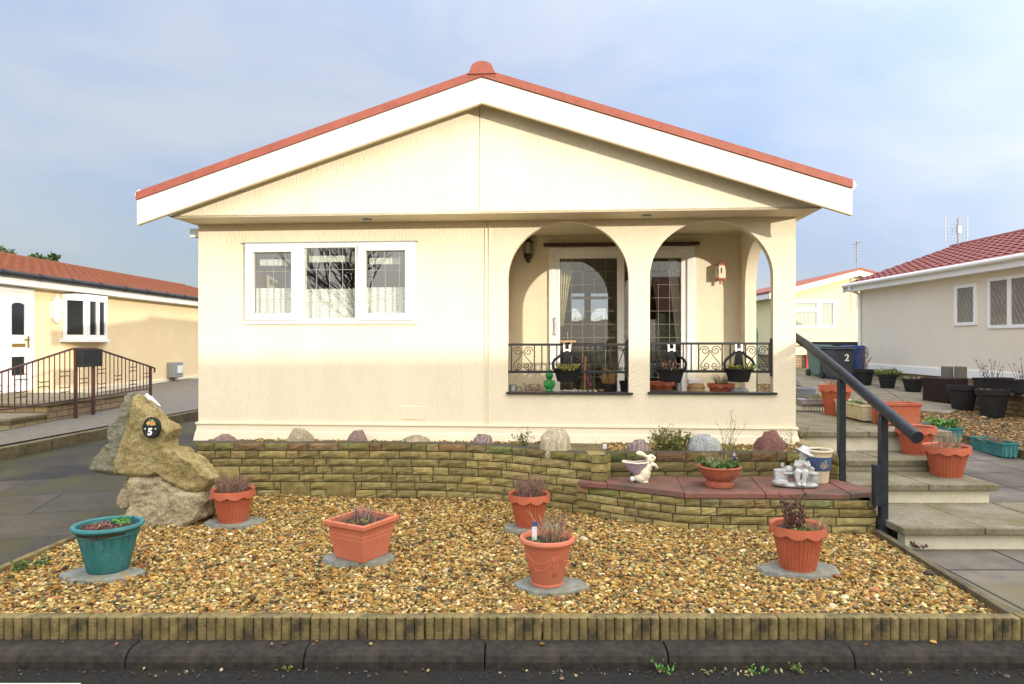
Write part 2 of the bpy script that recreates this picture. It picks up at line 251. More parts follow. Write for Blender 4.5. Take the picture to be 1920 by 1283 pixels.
# ---------------------------------------------------------------- mesh builder
class MB:
    def __init__(s): s.v = []; s.f = []; s.c = []; s.has = False
    def add(s, vs, fs, col=None):
        o = len(s.v); s.v.extend([tuple(x) for x in vs])
        s.f.extend([tuple(i+o for i in f) for f in fs])
        s.c.extend([col]*len(fs))
        if col: s.has = True
        return s
    def box(s, x0, y0, z0, x1, y1, z1, col=None, mtx=None):
        vs = [(x, y, z) for z in (z0, z1) for (x, y) in ((x0, y0), (x1, y0), (x1, y1), (x0, y1))]
        if mtx: vs = [mtx @ Vector(p) for p in vs]
        return s.add(vs, [(3, 2, 1, 0), (4, 5, 6, 7), (0, 1, 5, 4), (1, 2, 6, 5), (2, 3, 7, 6), (3, 0, 4, 7)], col)
    def tube(s, pts, r, n=8, col=None, cap=True):
        pts = [Vector(p) for p in pts]; k = len(pts)
        rr = r if isinstance(r, (list, tuple)) else [r]*k
        vs = []; fs = []
        t0 = (pts[1]-pts[0]).normalized()
        up = Vector((0, 0, 1)) if abs(t0.z) < .9 else Vector((1, 0, 0))
        a = t0.cross(up).normalized()
        for i, p in enumerate(pts):
            t = (pts[min(i+1, k-1)]-pts[max(i-1, 0)]).normalized()
            a = (a-t*a.dot(t)).normalized(); b = t.cross(a)
            for j in range(n):
                g = 2*PI*j/n; vs.append(p+(a*math.cos(g)+b*math.sin(g))*rr[i])
        for i in range(k-1):
            for j in range(n):
                fs.append((i*n+j, i*n+(j+1) % n, (i+1)*n+(j+1) % n, (i+1)*n+j))
        if cap: fs.append(tuple(range(n))[::-1]); fs.append(tuple((k-1)*n+j for j in range(n)))
        return s.add(vs, fs, col)
    def lathe(s, prof, n=40, fn=None, sx=1, sy=1, c=(0, 0, 0), col=None, capb=True, capt=False):
        vs = []; fs = []; k = len(prof)
        for i, (r, z) in enumerate(prof):
            for j in range(n):
                g = 2*PI*j/n
                r2, z2 = fn(i, r, z, g) if fn else (r, z)
                vs.append((c[0]+r2*math.cos(g)*sx, c[1]+r2*math.sin(g)*sy, c[2]+z2))
        for i in range(k-1):
            for j in range(n): fs.append((i*n+j, i*n+(j+1) % n, (i+1)*n+(j+1) % n, (i+1)*n+j))
        if capb: fs.append(tuple(range(n))[::-1])
        if capt: fs.append(tuple((k-1)*n+j for j in range(n)))
        return s.add(vs, fs, col)
    def ell(s, c, r, rot=(0, 0, 0), n=12, col=None):
        e = Euler(rot).to_matrix(); vs = []; fs = []; m = n//2
        for i in range(m+1):
            a = PI*i/m
            for j in range(n):
                g = 2*PI*j/n
                p = e @ Vector((r[0]*math.sin(a)*math.cos(g), r[1]*math.sin(a)*math.sin(g), r[2]*math.cos(a)))
                vs.append(p+Vector(c))
        for i in range(m):
            for j in range(n): fs.append((i*n+j, (i+1)*n+j, (i+1)*n+(j+1) % n, i*n+(j+1) % n))
        return s.add(vs, fs, col)
    def prism(s, outer, holes, fn, col=None):        # fn(a, b, k) -> 3D point; k = 0 near side, 1 far side
        loops = [outer]+list(holes)
        tri = tessellate_polygon([[Vector((a, b, 0)) for a, b in L] for L in loops])
        flat = [p for L in loops for p in L]; n = len(flat)
        vs = [fn(a, b, 0) for a, b in flat]+[fn(a, b, 1) for a, b in flat]
        fs = [tuple(t) for t in tri]+[tuple(i+n for i in t)[::-1] for t in tri]
        o = 0
        for L in loops:
            k = len(L)
            for i in range(k):
                j = (i+1) % k; fs.append((o+i, o+j, o+j+n, o+i+n))
            o += k
        return s.add(vs, fs, col)
    def grid(s, nx, ny, fn, col=None):
        vs = [fn(i/nx, j/ny) for j in range(ny+1) for i in range(nx+1)]
        fs = [(j*(nx+1)+i, j*(nx+1)+i+1, (j+1)*(nx+1)+i+1, (j+1)*(nx+1)+i) for j in range(ny) for i in range(nx)]
        return s.add(vs, fs, col)
    def build(s, name, m, parent=None, smooth=False, bevel=0, loc=None, fix=True, rz=None):
        me = bpy.data.meshes.new(name); me.from_pydata(s.v, [], s.f); me.update()
        if s.has:
            at = me.attributes.new('Col', 'FLOAT_COLOR', 'FACE')
            at.data.foreach_set('color', np.array([(*(c or (1, 1, 1))[:3], 1) for c in s.c], dtype=np.float32).ravel())
        if fix:
            bm = bmesh.new(); bm.from_mesh(me); bmesh.ops.recalc_face_normals(bm, faces=bm.faces); bm.to_mesh(me); bm.free()
        if smooth:
            me.polygons.foreach_set('use_smooth', [True]*len(me.polygons))
            if smooth != 'all':
                try: me.set_sharp_from_angle(angle=R(40))
                except Exception: pass
        me.materials.append(m)
        o = bpy.data.objects.new(name, me); C.objects.link(o)
        if parent: o.parent = parent
        if loc: o.location = loc
        if rz is not None: o.rotation_euler = (0, 0, rz)
        if bevel:
            b = o.modifiers.new('b', 'BEVEL'); b.width = bevel; b.segments = 2; b.limit_method = 'ANGLE'; b.angle_limit = R(40)
        return o
def thing(name, label, cat, loc=(0, 0, 0), rz=0, group=None):
    o = bpy.data.objects.new(name, None); C.objects.link(o); o.location = loc; o.rotation_euler = (0, 0, rz)
    o.empty_display_size = .1
    return tag(o, label, cat, group)
def tag(o, label, cat, group=None):
    o['label'] = label; o['category'] = cat
    if group: o['group'] = group
    return o
def struct(o, kind='structure'):
    o['kind'] = kind; return o
def dup(root, loc, rz=0, label=None, sc=None):
    r = root.copy(); C.objects.link(r); r.location = loc; r.rotation_euler = (0, 0, rz)
    if label: r['label'] = label
    if sc: r.scale = (sc, sc, sc)
    for ch in list(root.children):
        c = ch.copy(); C.objects.link(c); c.parent = r
        for g in ch.children:
            d = g.copy(); C.objects.link(d); d.parent = c
    return r
def rot(ax, a): return Matrix.Rotation(a, 4, ax)
def T(x, y, z): return Matrix.Translation((x, y, z))
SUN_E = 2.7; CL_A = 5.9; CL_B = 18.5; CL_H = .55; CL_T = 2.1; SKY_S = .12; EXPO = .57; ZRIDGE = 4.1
# ---------------------------------------------------------------- ground
def lerp(a, b, t): return a+(b-a)*max(0, min(1, t))
def zr(y): return .09+.038*max(0, min(y, 20)-5.2)           # paved and gravel ground right of the house
def zl(y): return .06+.02*max(0, min(y, 22)-3.5)            # driveway left of the house
def zg(x, y):
    if y < 3.6: return -.03
    return lerp(zl(y), zr(y), (x+3)/6.0)-.05
def ygrid():
    return [-140, -80, -40, -20, -8, 3.55, 3.65, 4.5, 5.2, 6, 7, 8, 10, 12, 14, 16, 18, 20, 22, 26, 35, 60, 120, 300]
b = MB(); ys = ygrid(); xs = [-300, -120, -60, -30, -20, -14, -10, -8, -6, -4, -3, -2, -1, 0, 1, 2, 3, 4, 6, 8, 10, 14, 20, 30, 60, 120, 300]
b.add([(x, y, zg(x, y)) for y in ys for x in xs], [(j*len(xs)+i, j*len(xs)+i+1, (j+1)*len(xs)+i+1, (j+1)*len(xs)+i) for j in range(len(ys)-1) for i in range(len(xs)-1)])
struct(b.build('terrain', M['grassland']))
b = MB(); b.grid(40, 10, lambda a, c: (-60+120*a, -5.6+9.03*c, .004*math.sin(a*60)*math.sin(c*9)))
struct(b.build('road', M['asphalt']))
b = MB(); b.box(-3.62, 3.12, .006, -2.06, 3.262, .010); struct(b.build('road_marking', M['roadwhite']))
b = MB(); b.box(-60, -7.4, -.2, 60, -5.6, .09); struct(b.build('far_pavement', M['concrete']))

def sheet(name, pts, zf, m, dz=0, n=14, thick=0):
    """a sloping sheet over a quadrilateral of ground points"""
    (a, b_, c, d) = pts
    def fn(i, j):
        x = (a[0]*(1-i)+b_[0]*i)*(1-j)+(d[0]*(1-i)+c[0]*i)*j
        y = (a[1]*(1-i)+b_[1]*i)*(1-j)+(d[1]*(1-i)+c[1]*i)*j
        return (x, y, zf(y)+dz)
    q = MB(); q.grid(n, n, fn)
    return struct(q.build(name, m))
sheet('driveway', [(-14, 3.57), (-3.33, 3.57), (-3.1, 24), (-12, 24)], zl, M['pavedark'])
xk = lambda y: -6.4+.18*(y-8.5)
b = MB()
for i in range(12):
    y0, y1 = 3.7+i*1.4, 3.7+(i+1)*1.4-.012
    zt = zl(y0)+.15
    vs = [(xk(y0)-.12, y0, zt), (xk(y0), y0, zt), (xk(y1), y1, zt+.028), (xk(y1)-.12, y1, zt+.028)]
    b.add(vs+[(p[0], p[1], p[2]-.3) for p in vs], [(0, 1, 2, 3), (1, 5, 6, 2), (0, 3, 7, 4), (0, 4, 5, 1), (3, 2, 6, 7)])
struct(b.build('driveway_kerb', M['edgedark'], bevel=.012))
sheet('pavement', [(-9.8, 3.7), (-7.55, 3.7), (-4.4, 20.5), (-9.8, 20.5)], zl, M['concrete'], .145)
sheet('right_driveway', [(2.72, 3.57), (12, 3.57), (6.3, 9.8), (2.72, 9.8)], zr, M['pavebed'], .0)
b = MB(); b.grid(8, 8, lambda i, j: (2.9+i*1.6, 3.57+j*1.6, zr(3.57+j*1.6)+.005)); struct(b.build('garden_path', M['pavegrey']))

# pebbles: one stuff mesh for the front bed, one for the side garden
def pebbles(name, pts, zf, size, seed, palette):
    rs = np.random.RandomState(seed); n = len(pts)
    bm = bmesh.new(); bmesh.ops.create_icosphere(bm, subdivisions=1, radius=1)
    bv = np.array([v.co[:] for v in bm.verts], np.float32); bf = np.array([[v.index for v in f.verts] for f in bm.faces], np.int32); bm.free()
    k = len(bv)
    sc = size*np.exp(rs.normal(0, .30, (n, 1))).astype(np.float32)
    ax = np.stack([rs.uniform(.75, 1.35, n), rs.uniform(.6, 1.0, n), rs.uniform(.35, .7, n)], 1).astype(np.float32)*sc
    V = bv[None]*(1+rs.uniform(-.22, .22, (n, k, 1)))*ax[:, None, :]
    a = rs.uniform(0, 2*PI, n); tl = rs.normal(0, .45, n)
    ca, sa, ct, st = np.cos(a), np.sin(a), np.cos(tl), np.sin(tl)
    x, y, z = V[..., 0], V[..., 1], V[..., 2]
    y, z = y*ct[:, None]-z*st[:, None], y*st[:, None]+z*ct[:, None]
    x, y = x*ca[:, None]-y*sa[:, None], x*sa[:, None]+y*ca[:, None]
    V = np.stack([x+pts[:, 0:1], y+pts[:, 1:2], z+zf(pts)[:, None]+rs.uniform(-.2, .9, (n, 1))*sc], -1).reshape(-1, 3)
    Fc = (bf[None]+(np.arange(n)*k)[:, None, None]).reshape(-1)
    me = bpy.data.meshes.new(name); me.vertices.add(n*k); me.vertices.foreach_set('co', V.astype(np.float32).ravel())
    nf = n*len(bf); me.loops.add(nf*3); me.loops.foreach_set('vertex_index', Fc)
    me.polygons.add(nf); me.polygons.foreach_set('loop_start', np.arange(nf)*3)
    me.update(calc_edges=True)
    pal = np.array([lin(*c)[:3] for c, w in palette], np.float32); w = np.array([w for c, w in palette], float)
    ci = rs.choice(len(pal), n, p=w/w.sum()); col = pal[ci]*rs.uniform(.7, 1.22, (n, 1))
    at = me.attributes.new('Col', 'FLOAT_COLOR', 'POINT')
    at.data.foreach_set('color', np.concatenate([np.repeat(col, k, 0), np.ones((n*k, 1))], 1).astype(np.float32).ravel())
    me.polygons.foreach_set('use_smooth', [False]*nf)
    me.materials.append(M['pebble']); o = bpy.data.objects.new(name, me); C.objects.link(o); return struct(o, 'stuff')
PAL = [((176, 142, 78), 5), ((206, 182, 122), 3.8), ((146, 108, 52), 4), ((164, 126, 64), 4), ((128, 116, 84), 2.2), ((220, 206, 170), .9), ((92, 74, 42), 3), ((72, 68, 60), 1.4), ((158, 108, 74), 1.0), ((150, 144, 90), 2.6)]
rs = np.random.RandomState(3)
WALLF = [(-3.3, 6.62), (-2.0, 6.62), (-.55, 6.55), (-.1, 6.42), (.28, 6.2), (.58, 5.98), (.75, 5.82), (1.097, 5.58), (1.42, 5.42), (2.0, 5.36), (2.9, 5.33)]
wx = [p[0] for p in WALLF]; wy = [p[1] for p in WALLF]
n0 = 125000
pt = np.stack([rs.uniform(-3.34, 2.9, n0), rs.uniform(3.6, 6.65, n0)], 1)
keep = (pt[:, 1] < np.interp(pt[:, 0], wx, wy)) & (pt[:, 0] < np.interp(pt[:, 1], [3.6, 5.3], [2.70, 2.86])) & (rs.uniform(0, 1, n0) < np.interp(pt[:, 1], [3.6, 5.0, 6.6], [1, .85, .6]))
pt = pt[keep]
zbed = lambda p: .138+.010*np.sin(p[:, 0]*2.3+1)*np.sin(p[:, 1]*3.1)
pebbles('gravel', pt, zbed, .0104, 4, PAL)
b = MB(); b.grid(30, 16, lambda i, j: (-3.36+6.2*i, 3.58+3.2*j, .128+.008*math.sin((-3.36+6.2*i)*2.3+1)*math.sin((3.58+3.2*j)*3.1)))
struct(b.build('gravel_bed', M['gravelbase']))
# side garden right of the house
b = MB(); b.grid(16, 16, lambda i, j: (3.0+i*7.4, 8.0+j*13, zr(8.0+j*13)+(.012 if 3+i*7.4 > 6.3 or 8+j*13 > 9.8 else -.03)))
b2 = MB(); b2.grid(8, 12, lambda i, j: (6.3+i*4.2, 8.2+j*13, zr(8.2+j*13)+.012)); struct(b2.build('side_gravel_bed', M['gravelbase']))
b2 = MB(); b2.grid(8, 12, lambda i, j: (2.9+i*3.4, 9.85+j*11.4, zr(9.85+j*11.4)+.012)); struct(b2.build('back_gravel_bed', M['gravelbase']))
n1 = 60000
pt = np.stack([rs.uniform(3.0, 8.6, n1), 8.3+9*rs.uniform(0, 1, n1)**1.4], 1)
pt = pt[(pt[:, 0] > 6.34) | (pt[:, 1] > 9.9)]
PAL2 = [((150, 120, 78), 5), ((182, 158, 116), 3), ((126, 94, 54), 4), ((112, 98, 80), 2.5), ((88, 72, 48), 3), ((76, 72, 66), 1.5)]
pebbles('side_gravel', pt, lambda p: .02+.09+.038*(np.minimum(p[:, 1], 20)-5.2), .0145, 8, PAL2)
# pale path across the side garden
P = [G(1478, 707, .5), G(1478, 722, .5), (6.4, 13.6), (7.6, 11.9), (8.3, 12.6), (8.9, 15.0), (8.4, 17.0)]
b = MB(); b.prism(P, [], lambda a, c, k: (a, c, zr(c)+(.05 if k == 0 else -.02))); struct(b.build('slab_path', M['pavepale']))
b = MB(); b.prism([(8.9, 15), (8.4, 17), (8.2, 21), (10.4, 21), (10.4, 13), (8.75, 13.0)], [], lambda a, c, k: (a, c, zr(c)+(.045 if k == 0 else -.02))); struct(b.build('side_path', M['pavepale']))

# ---------------------------------------------------------------- scalloped edging and kerb
def scallop(L, n, h=.135, w=.05):
    q = MB(); s = L/n; pts = []
    for i in range(n):
        for k in range(7):
            g = PI*k/6; pts.append((i*s+s/2-s*.5*math.cos(g), -.024*math.sin(g)**.6))
    outer = [(0, w)]+pts+[(L, w)]
    q.prism(outer, [], lambda a, c, k: (a, c, h if k == 0 else 0)); return q
JU = [-40, 168, 372, 584, 798, 1018, 1238, 1459, 1686, 1912, 2010]
for i in range(len(JU)-1):
    x0, x1 = (JU[i]-960)/F*3.585, (JU[i+1]-960)/F*3.585-.006
    q = scallop(x1-x0, max(2, round((x1-x0)/.048)))
    o = q.build('edging_stone', M['edging'], loc=(x0, 3.585+RND.uniform(-.003, .003), .062+RND.uniform(-.002, .002)), bevel=.004)
    tag(o, 'ribbed moss-stained concrete edging block between the gravel and the dark kerb', 'edging block', 'front edging blocks')
def run(pts, label, group, m, h, w=.05, L=.6, name='edging_board', zf=lambda y: .06):
    pts = [Vector((p[0], p[1], 0)) for p in pts]
    for a, c in zip(pts, pts[1:]):
        d = c-a; k = max(1, round(d.length/L)); ang = math.atan2(d.y, d.x)
        for i in range(k):
            p = a+d*(i/k); q = MB(); q.box(0, 0, 0, d.length/k-.006, w, h)
            o = q.build(name, m, bevel=.006, loc=(p.x, p.y, zf(p.y)), rz=ang); tag(o, label, 'edging', group)
run([(2.72, 3.66), (2.78, 4.4), (2.86, 5.30)], 'dark low concrete edging between the gravel bed and the paved path', 'right edging boards', M['edgedark'], .125, L=.9)
run([(-3.33, 5.5), (-3.36, 4.5), (-3.42, 3.66)], 'mossy low edging board between the gravel bed and the dark driveway', 'left edging boards', M['edging'], .115, L=.9)
run([(6.34, 7.0), (6.3, 8.3), (6.28, 10.2)], 'dark edging board along the side gravel behind the teal troughs', 'side edging boards', M['edgedark'], .11, L=1.2, zf=zr)
KU = [-110, 235, 570, 910, 1255, 1605, 1960]
for i in range(len(KU)-1):
    x0, x1 = (KU[i]-960)/F*3.42, (KU[i+1]-960)/F*3.42-.007
    prof = [(0, -.06), (0, .035), (.012, .062), (.034, .079), (.07, .086), (.16, .086), (.16, -.06)]
    q = MB(); q.prism(prof, [], lambda a, c, k: ((0 if k == 0 else x1-x0), a, c))
    o = q.build('kerb_stone', M['kerb'], loc=(x0, 3.42, RND.uniform(-.003, .003)), bevel=.003)
    tag(o, 'dark grey rounded kerb stone between the ribbed edging and the road', 'kerb stone', 'kerb stones along the road')

# ---------------------------------------------------------------- brick walls
def brick_wall(poly, z0, courses, ch, seed, th=.10, back=1):
    """bricks as real blocks along a polyline (list of (x, y)); the wall's thickness goes to the left of the walking direction"""
    r = random.Random(seed)
    P = [Vector((p[0], p[1], 0)) for p in poly]
    seg = [(b_-a).length for a, b_ in zip(P, P[1:])]; tot = sum(seg)
    def at(s):
        i = 0
        while i < len(seg)-1 and s > seg[i]: s -= seg[i]; i += 1
        d = (P[i+1]-P[i]).normalized(); return P[i]+d*s, Vector((-d.y, d.x, 0))
    bb = MB(); mm = MB(); taken = []
    for c in range(courses):
        s = -r.uniform(0, .12)
        while s < tot:
            L = r.choice([.29, .29, .30, .27, .15, .20, .23]) if r.random() > .1 else .12
            e = s+L; a0, a1 = max(s, 0), min(e, tot)
            if tot-a1 < .06: a1 = tot; e = tot+.01
            s = e
            if a1-a0 < .03: continue
            if any(t[0] == c and a0 < t[2]-.02 and a1 > t[1]+.02 for t in taken):
                t = [t for t in taken if t[0] == c and a0 < t[2]-.02 and a1 > t[1]+.02][0]
                if a0 < t[1]-.05: a1 = t[1]
                elif a1 > t[2]+.05: a0 = t[2]
                else: continue
                if a1-a0 < .03: continue
            hh = ch
            if c < courses-2 and a1-a0 > .2 and r.random() < .07:
                hh = 2*ch; taken.append((c+1, a0, a1))
            base = r.choice([(.27, .22, .085), (.31, .255, .10), (.245, .20, .08), (.34, .285, .125), (.275, .225, .095)])
            k = r.uniform(.8, 1.15); col = tuple(x*k for x in base)
            if c == courses-1: col = tuple(x*r.uniform(.62, .95) for x in col)
            g = .005; m_ = max(2, int((a1-a0)/.05)); vs = []; fs = []
            zA, zB = z0+c*ch+g, z0+c*ch+hh-g
            j = lambda: r.uniform(-.005, .004)
            rows = 3
            for ii in range(m_+1):
                ss = a0+g+(a1-a0-2*g)*ii/m_; p, nrm = at(ss)
                for jj in range(rows+1):
                    z = zA+(zB-zA)*jj/rows
                    edge = ii in (0, m_) or jj in (0, rows)
                    vs.append(p-nrm*((.002 if edge else .011)+j())+Vector((0, 0, z)))
            nb = len(vs)
            for ii in range(m_+1):
                ss = a0+g+(a1-a0-2*g)*ii/m_; p, nrm = at(ss)
                for jj in range(rows+1): vs.append(p+nrm*th+Vector((0, 0, zA+(zB-zA)*jj/rows)))
            ix = lambda ii, jj: ii*(rows+1)+jj
            for ii in range(m_):
                for jj in range(rows): fs.append((ix(ii, jj), ix(ii+1, jj), ix(ii+1, jj+1), ix(ii, jj+1)))
                fs.append((ix(ii, rows), ix(ii+1, rows), nb+ix(ii+1, rows), nb+ix(ii, rows)))
                fs.append((ix(ii, 0), nb+ix(ii, 0), nb+ix(ii+1, 0), ix(ii+1, 0)))
            for jj in range(rows):
                fs.append((ix(0, jj), ix(0, jj+1), nb+ix(0, jj+1), nb+ix(0, jj)))
                fs.append((ix(m_, jj), nb+ix(m_, jj), nb+ix(m_, jj+1), ix(m_, jj+1)))
            bb.add(vs, fs, col)
    n = max(8, int(tot/.06)); L0 = []; L1 = []
    for i in range(n+1):
        p, nrm = at(.015+(tot-.03)*i/n); L0.append(p+nrm*.006); L1.append(p+nrm*(th-.004))
    mm.prism([(p.x, p.y) for p in L0]+[(p.x, p.y) for p in reversed(L1)], [], lambda a, c, k: (a, c, z0+courses*ch-.004 if k == 0 else z0-.1))
    return bb, mm
w = thing('garden_wall', 'low mossy tan brick retaining wall curving in front of the house bed', 'garden wall', (0, 0, 0))
wallpoly = [(-3.12, 6.72), (-3.05, 6.62), (-2.0, 6.62), (-1.2, 6.61), (-.55, 6.55), (-.1, 6.42), (.28, 6.2), (.55, 6.03), (.80, 5.88)]
b, m_ = brick_wall(wallpoly, .135, 7, .0755, 11, th=.14); b.build('brick_facing', M['brick'], w); m_.build('mortar_core', M['mortar'], w)
b, m_ = brick_wall([(.815, 5.885), (.83, 6.10)], .135, 7, .0755, 12, th=.13); b.build('end_pier', M['brick'], w); q = MB(); q.box(.665, 5.93, .60, .815, 6.12, .664, (.3, .245, .1)); q.build('pier_cap', M['brick'], w, bevel=.008); m_.build('pier_core', M['mortar'], w)
w = thing('bench_wall', 'curved low brick wall with red slab coping in front of the raised bed', 'garden wall', (0, 0, 0))
bp = [(.56, 5.975), (.82, 5.80), (1.097, 5.61), (1.25, 5.52), (1.40, 5.455), (1.7, 5.415), (2.085, 5.395), (2.5, 5.375), (2.86, 5.36)]
b, m_ = brick_wall(bp, .125, 4, .0675, 21, th=.12); b.build('brick_facing', M['brick'], w); m_.build('mortar_core', M['mortar'], w)
b, m_ = brick_wall([(2.86, 5.36), (2.90, 5.75)], .125, 4, .0675, 22, th=.12); b.build('brick_end', M['brick'], w); m_.build('end_core', M['mortar'], w)
FE = [G(1083, 902, .440), G(1139, 907, .440), G(1210, 915.5, .440), G(1283, 924, .440), G(1360, 925, .440), G(1436, 925, .440), G(1516, 926, .440), G(1596, 927, .440), G(1655, 921, .440)]
BE = [G(1099, 893, .440), (.80, 6.11), (1.15, 6.12), (1.47, 6.12), (1.80, 6.12), (2.13, 6.12), (2.42, 6.12), (2.74, 6.10), (2.86, 5.85)]
for (i, j, k) in ((0, 1, 1), (1, 3, 3), (3, 5, 5), (5, 7, 7), (7, 8, 8)):
    fr = FE[i:j+1]; bk = BE[i:k+1]
    poly = [Vector((*p, 0)) for p in fr+bk[::-1]]; cen = sum(poly, Vector())/len(poly)
    poly = [(p.x+(cen.x-p.x)*.008, p.y+(cen.y-p.y)*.004) for p in poly]
    q = MB(); dz = RND.uniform(-.003, .003)
    q.prism(poly, [], lambda a, c, k2: (a, c, (.440 if k2 == 0 else .395)+dz)); q.build('coping_slab', M['coping'], w, bevel=.007)
q = MB(); q.prism([(p[0], p[1]+.15) for p in FE]+[p for p in BE[::-1]], [], lambda a, c, k2: (a, c, .393 if k2 == 0 else .1)); q.build('fill', M['mortar'], w)
w = thing('raised_bed_wall', 'dark mossy brick wall behind the red coping with plants above', 'garden wall', (0, 0, 0))
b, m_ = brick_wall([(.80, 6.08), (1.7, 6.10), (2.46, 6.11)], .40, 3, .086, 31, th=.12)
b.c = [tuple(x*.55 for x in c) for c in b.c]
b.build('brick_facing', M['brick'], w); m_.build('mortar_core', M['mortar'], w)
b, m_ = brick_wall([(2.46, 6.11), (2.66, 6.10), (2.80, 6.02), (2.84, 5.94)], .40, 3, .082, 32, th=.11); b.build('rounded_end', M['brick'], w); m_.build('end_core', M['mortar'], w)
q = MB(); q.prism([(2.78, 7.02), (2.93, 7.02), (2.93, 6.4), (2.90, 6.0), (2.84, 5.96), (2.72, 6.14), (2.78, 6.4)], [], lambda a, c, k: (a, c, .665 if k == 0 else .30)); q.build('side_coping', M['stonecap'], w, bevel=.012)
# bed soil behind the walls
BEDP = [(-3.1, 6.75), (-2, 6.74), (-1.2, 6.73), (-.5, 6.67), (-.05, 6.54), (.33, 6.32), (.66, 6.1), (.85, 6.14), (1.7, 6.19), (2.46, 6.20), (2.76, 6.18), (2.80, 7.0), (2.9, 7.1), (-3.2, 7.4)]
q = MB(); q.prism(BEDP, [], lambda a, c, k: (a, c, .622+.008*math.sin(a*9)+.006*math.sin(c*13) if k == 0 else .1)); struct(q.build('planting_bed', M['bedsoil']))
pt = np.stack([rs.uniform(.9, 2.8, 3000), rs.uniform(6.2, 6.85, 3000)], 1)
pt2 = np.stack([rs.uniform(-3, .5, 1600), 6.76+rs.uniform(0, .3, 1600)-.12*np.maximum(0, 0)], 1)
pebbles('bed_gravel', np.concatenate([pt, pt2]), lambda p: .628+0*p[:, 0], .010, 9, PAL)

# ---------------------------------------------------------------- steps
st = thing('garden_steps', 'concrete steps with mossy slab treads and cream painted risers', 'steps', (0, 0, 0))
def tread(xs0, xs1, y0, y1, zt, joints, th=.055):
    e = [xs0]+joints+[xs1]
    for a, c in zip(e, e[1:]):
        q = MB(); q.box(a+.004, y0, zt-th, c-.004, y1, zt+RND.uniform(-.002, .002)); q.build('tread', M['tread'], st, bevel=.008)
tread(2.88, 5.0, 5.03, 5.83, .268, [3.49, 4.1])
tread(2.90, 4.13, 5.78, 6.42, .433, [3.53])
tread(2.92, 4.10, 6.36, 6.93, .538, [3.48])
for (a, c, y, z0_, z1_) in ((2.93, 5.0, 5.09, .03, .212), (2.93, 4.08, 5.835, .25, .377), (2.95, 4.06, 6.425, .40, .482), (2.96, 4.06, 6.935, .50, .68)):
    q = MB(); q.box(a, y, z0_, c, y+.1, z1_); q.build('riser', M['riser'], st, bevel=.004)
q = MB(); q.box(2.99, 5.16, .0, 4.96, 5.82, .21); q.box(3.0, 5.92, .0, 4.04, 6.42, .375); q.box(3.0, 6.51, 0, 4.04, 7.02, .48); q.build('step_core', M['mortar'], st)
ld = thing('landing', 'raised concrete slab landing at the top of the steps beside the porch', 'landing', (0, 0, 0))
q = MB(); q.box(2.96, 7.0, .0, 4.42, 10.25, .675); q.build('landing_base', M['riser'], ld)
for y0, y1 in ((6.88, 7.55), (7.55, 8.35), (8.35, 9.15), (9.15, 10.3)):
    for x0, x1 in ((2.9, 3.6), (3.6, 4.45)):
        q = MB(); q.box(x0+.004, y0+.004, .682, x1-.004, y1-.004, .736+RND.uniform(-.002, .002)); q.build('landing_slab', M['tread'], ld, bevel=.008)
q = MB(); q.box(3.0, 10.4, .3, 4.9, 10.75, .62); tag(q.build('low_block_wall', M['concrete'], bevel=.02), 'low grey concrete block step beyond the landing', 'low wall')

# ---------------------------------------------------------------- handrail
hr = thing('handrail', 'thick dark metal handrail sloping down beside the garden steps', 'handrail', (2.88, 5.3, .27))
L = lambda x, y, z: (x-2.88, y-5.3, z-.27)
q = MB(); q.tube([L(2.87, 7.3, 1.80), L(2.87, 6.6, 1.60), L(2.88, 5.97, 1.372), L(2.88, 5.3, 1.122), L(2.88, 4.86, .965)], .043, 16); q.tube([L(2.88, 4.87, .968), L(2.88, 4.85, .961)], .046, 16)
q.build('rail', M['navyrail'], hr, smooth=True)
for (y, zb, zt) in ((5.97, .42, 1.33), (5.3, .05, 1.08)):
    q = MB(); q.box(2.852-2.88, y-5.3-.03, zb-.27, 2.908-2.88, y-5.3+.03, zt-.27); q.build('post', M['navyrail'], hr, bevel=.004)
q = MB(); q.box(2.80-2.88, -.035, .10, 2.85-2.88, .02, .42); q.build('bracket', M['navyrail'], hr, bevel=.003)
q = MB(); q.tube([L(2.80, 6.75, 1.60), L(2.86, 6.75, 1.60), L(2.87, 6.75, 1.63)], .007, 6); q.build('wall_fixing', M['black'], hr)
# ---------------------------------------------------------------- the house
H = thing('park_home', 'cream single-storey park home with white bargeboards and two front arches', 'house', (HX, HY, 0), -TH)
tL = hp(372, 600, 0)[0]; tR = hp(1492, 600, 0)[0]
ZS, ZW, ZF = .62, 2.87, .75          # skirt bottom, wall top, floor
DD = 8.0; ZC = 2.954
TW = .12
def pl(d0, d1): return lambda a, c, k: (a, d0 if k == 0 else d1, c)     # prism in the (t, z) plane
def rect(t0, z0, t1, z1): return [(t0, z0), (t1, z0), (t1, z1), (t0, z1)]
def shrink(r, e): return rect(r[0][0]+e, r[0][1]+e, r[2][0]-e, r[2][1]-e)
def pxr(u0, v0, u1, v1, d):          # rectangle from pixels on the plane at depth d
    a = hp(u0, (v0+v1)/2, d); c = hp(u1, (v0+v1)/2, d); m = hp((u0+u1)/2, v0, d); n = hp((u0+u1)/2, v1, d)
    return rect(a[0], n[1], c[0], m[1])
wo = pxr(461, 456, 779, 605, 0)
q = MB(); q.prism(rect(tL, ZS, 0, ZC), [shrink(wo, .012)], pl(0, .10)); q.build('front_wall', M['render'], H)
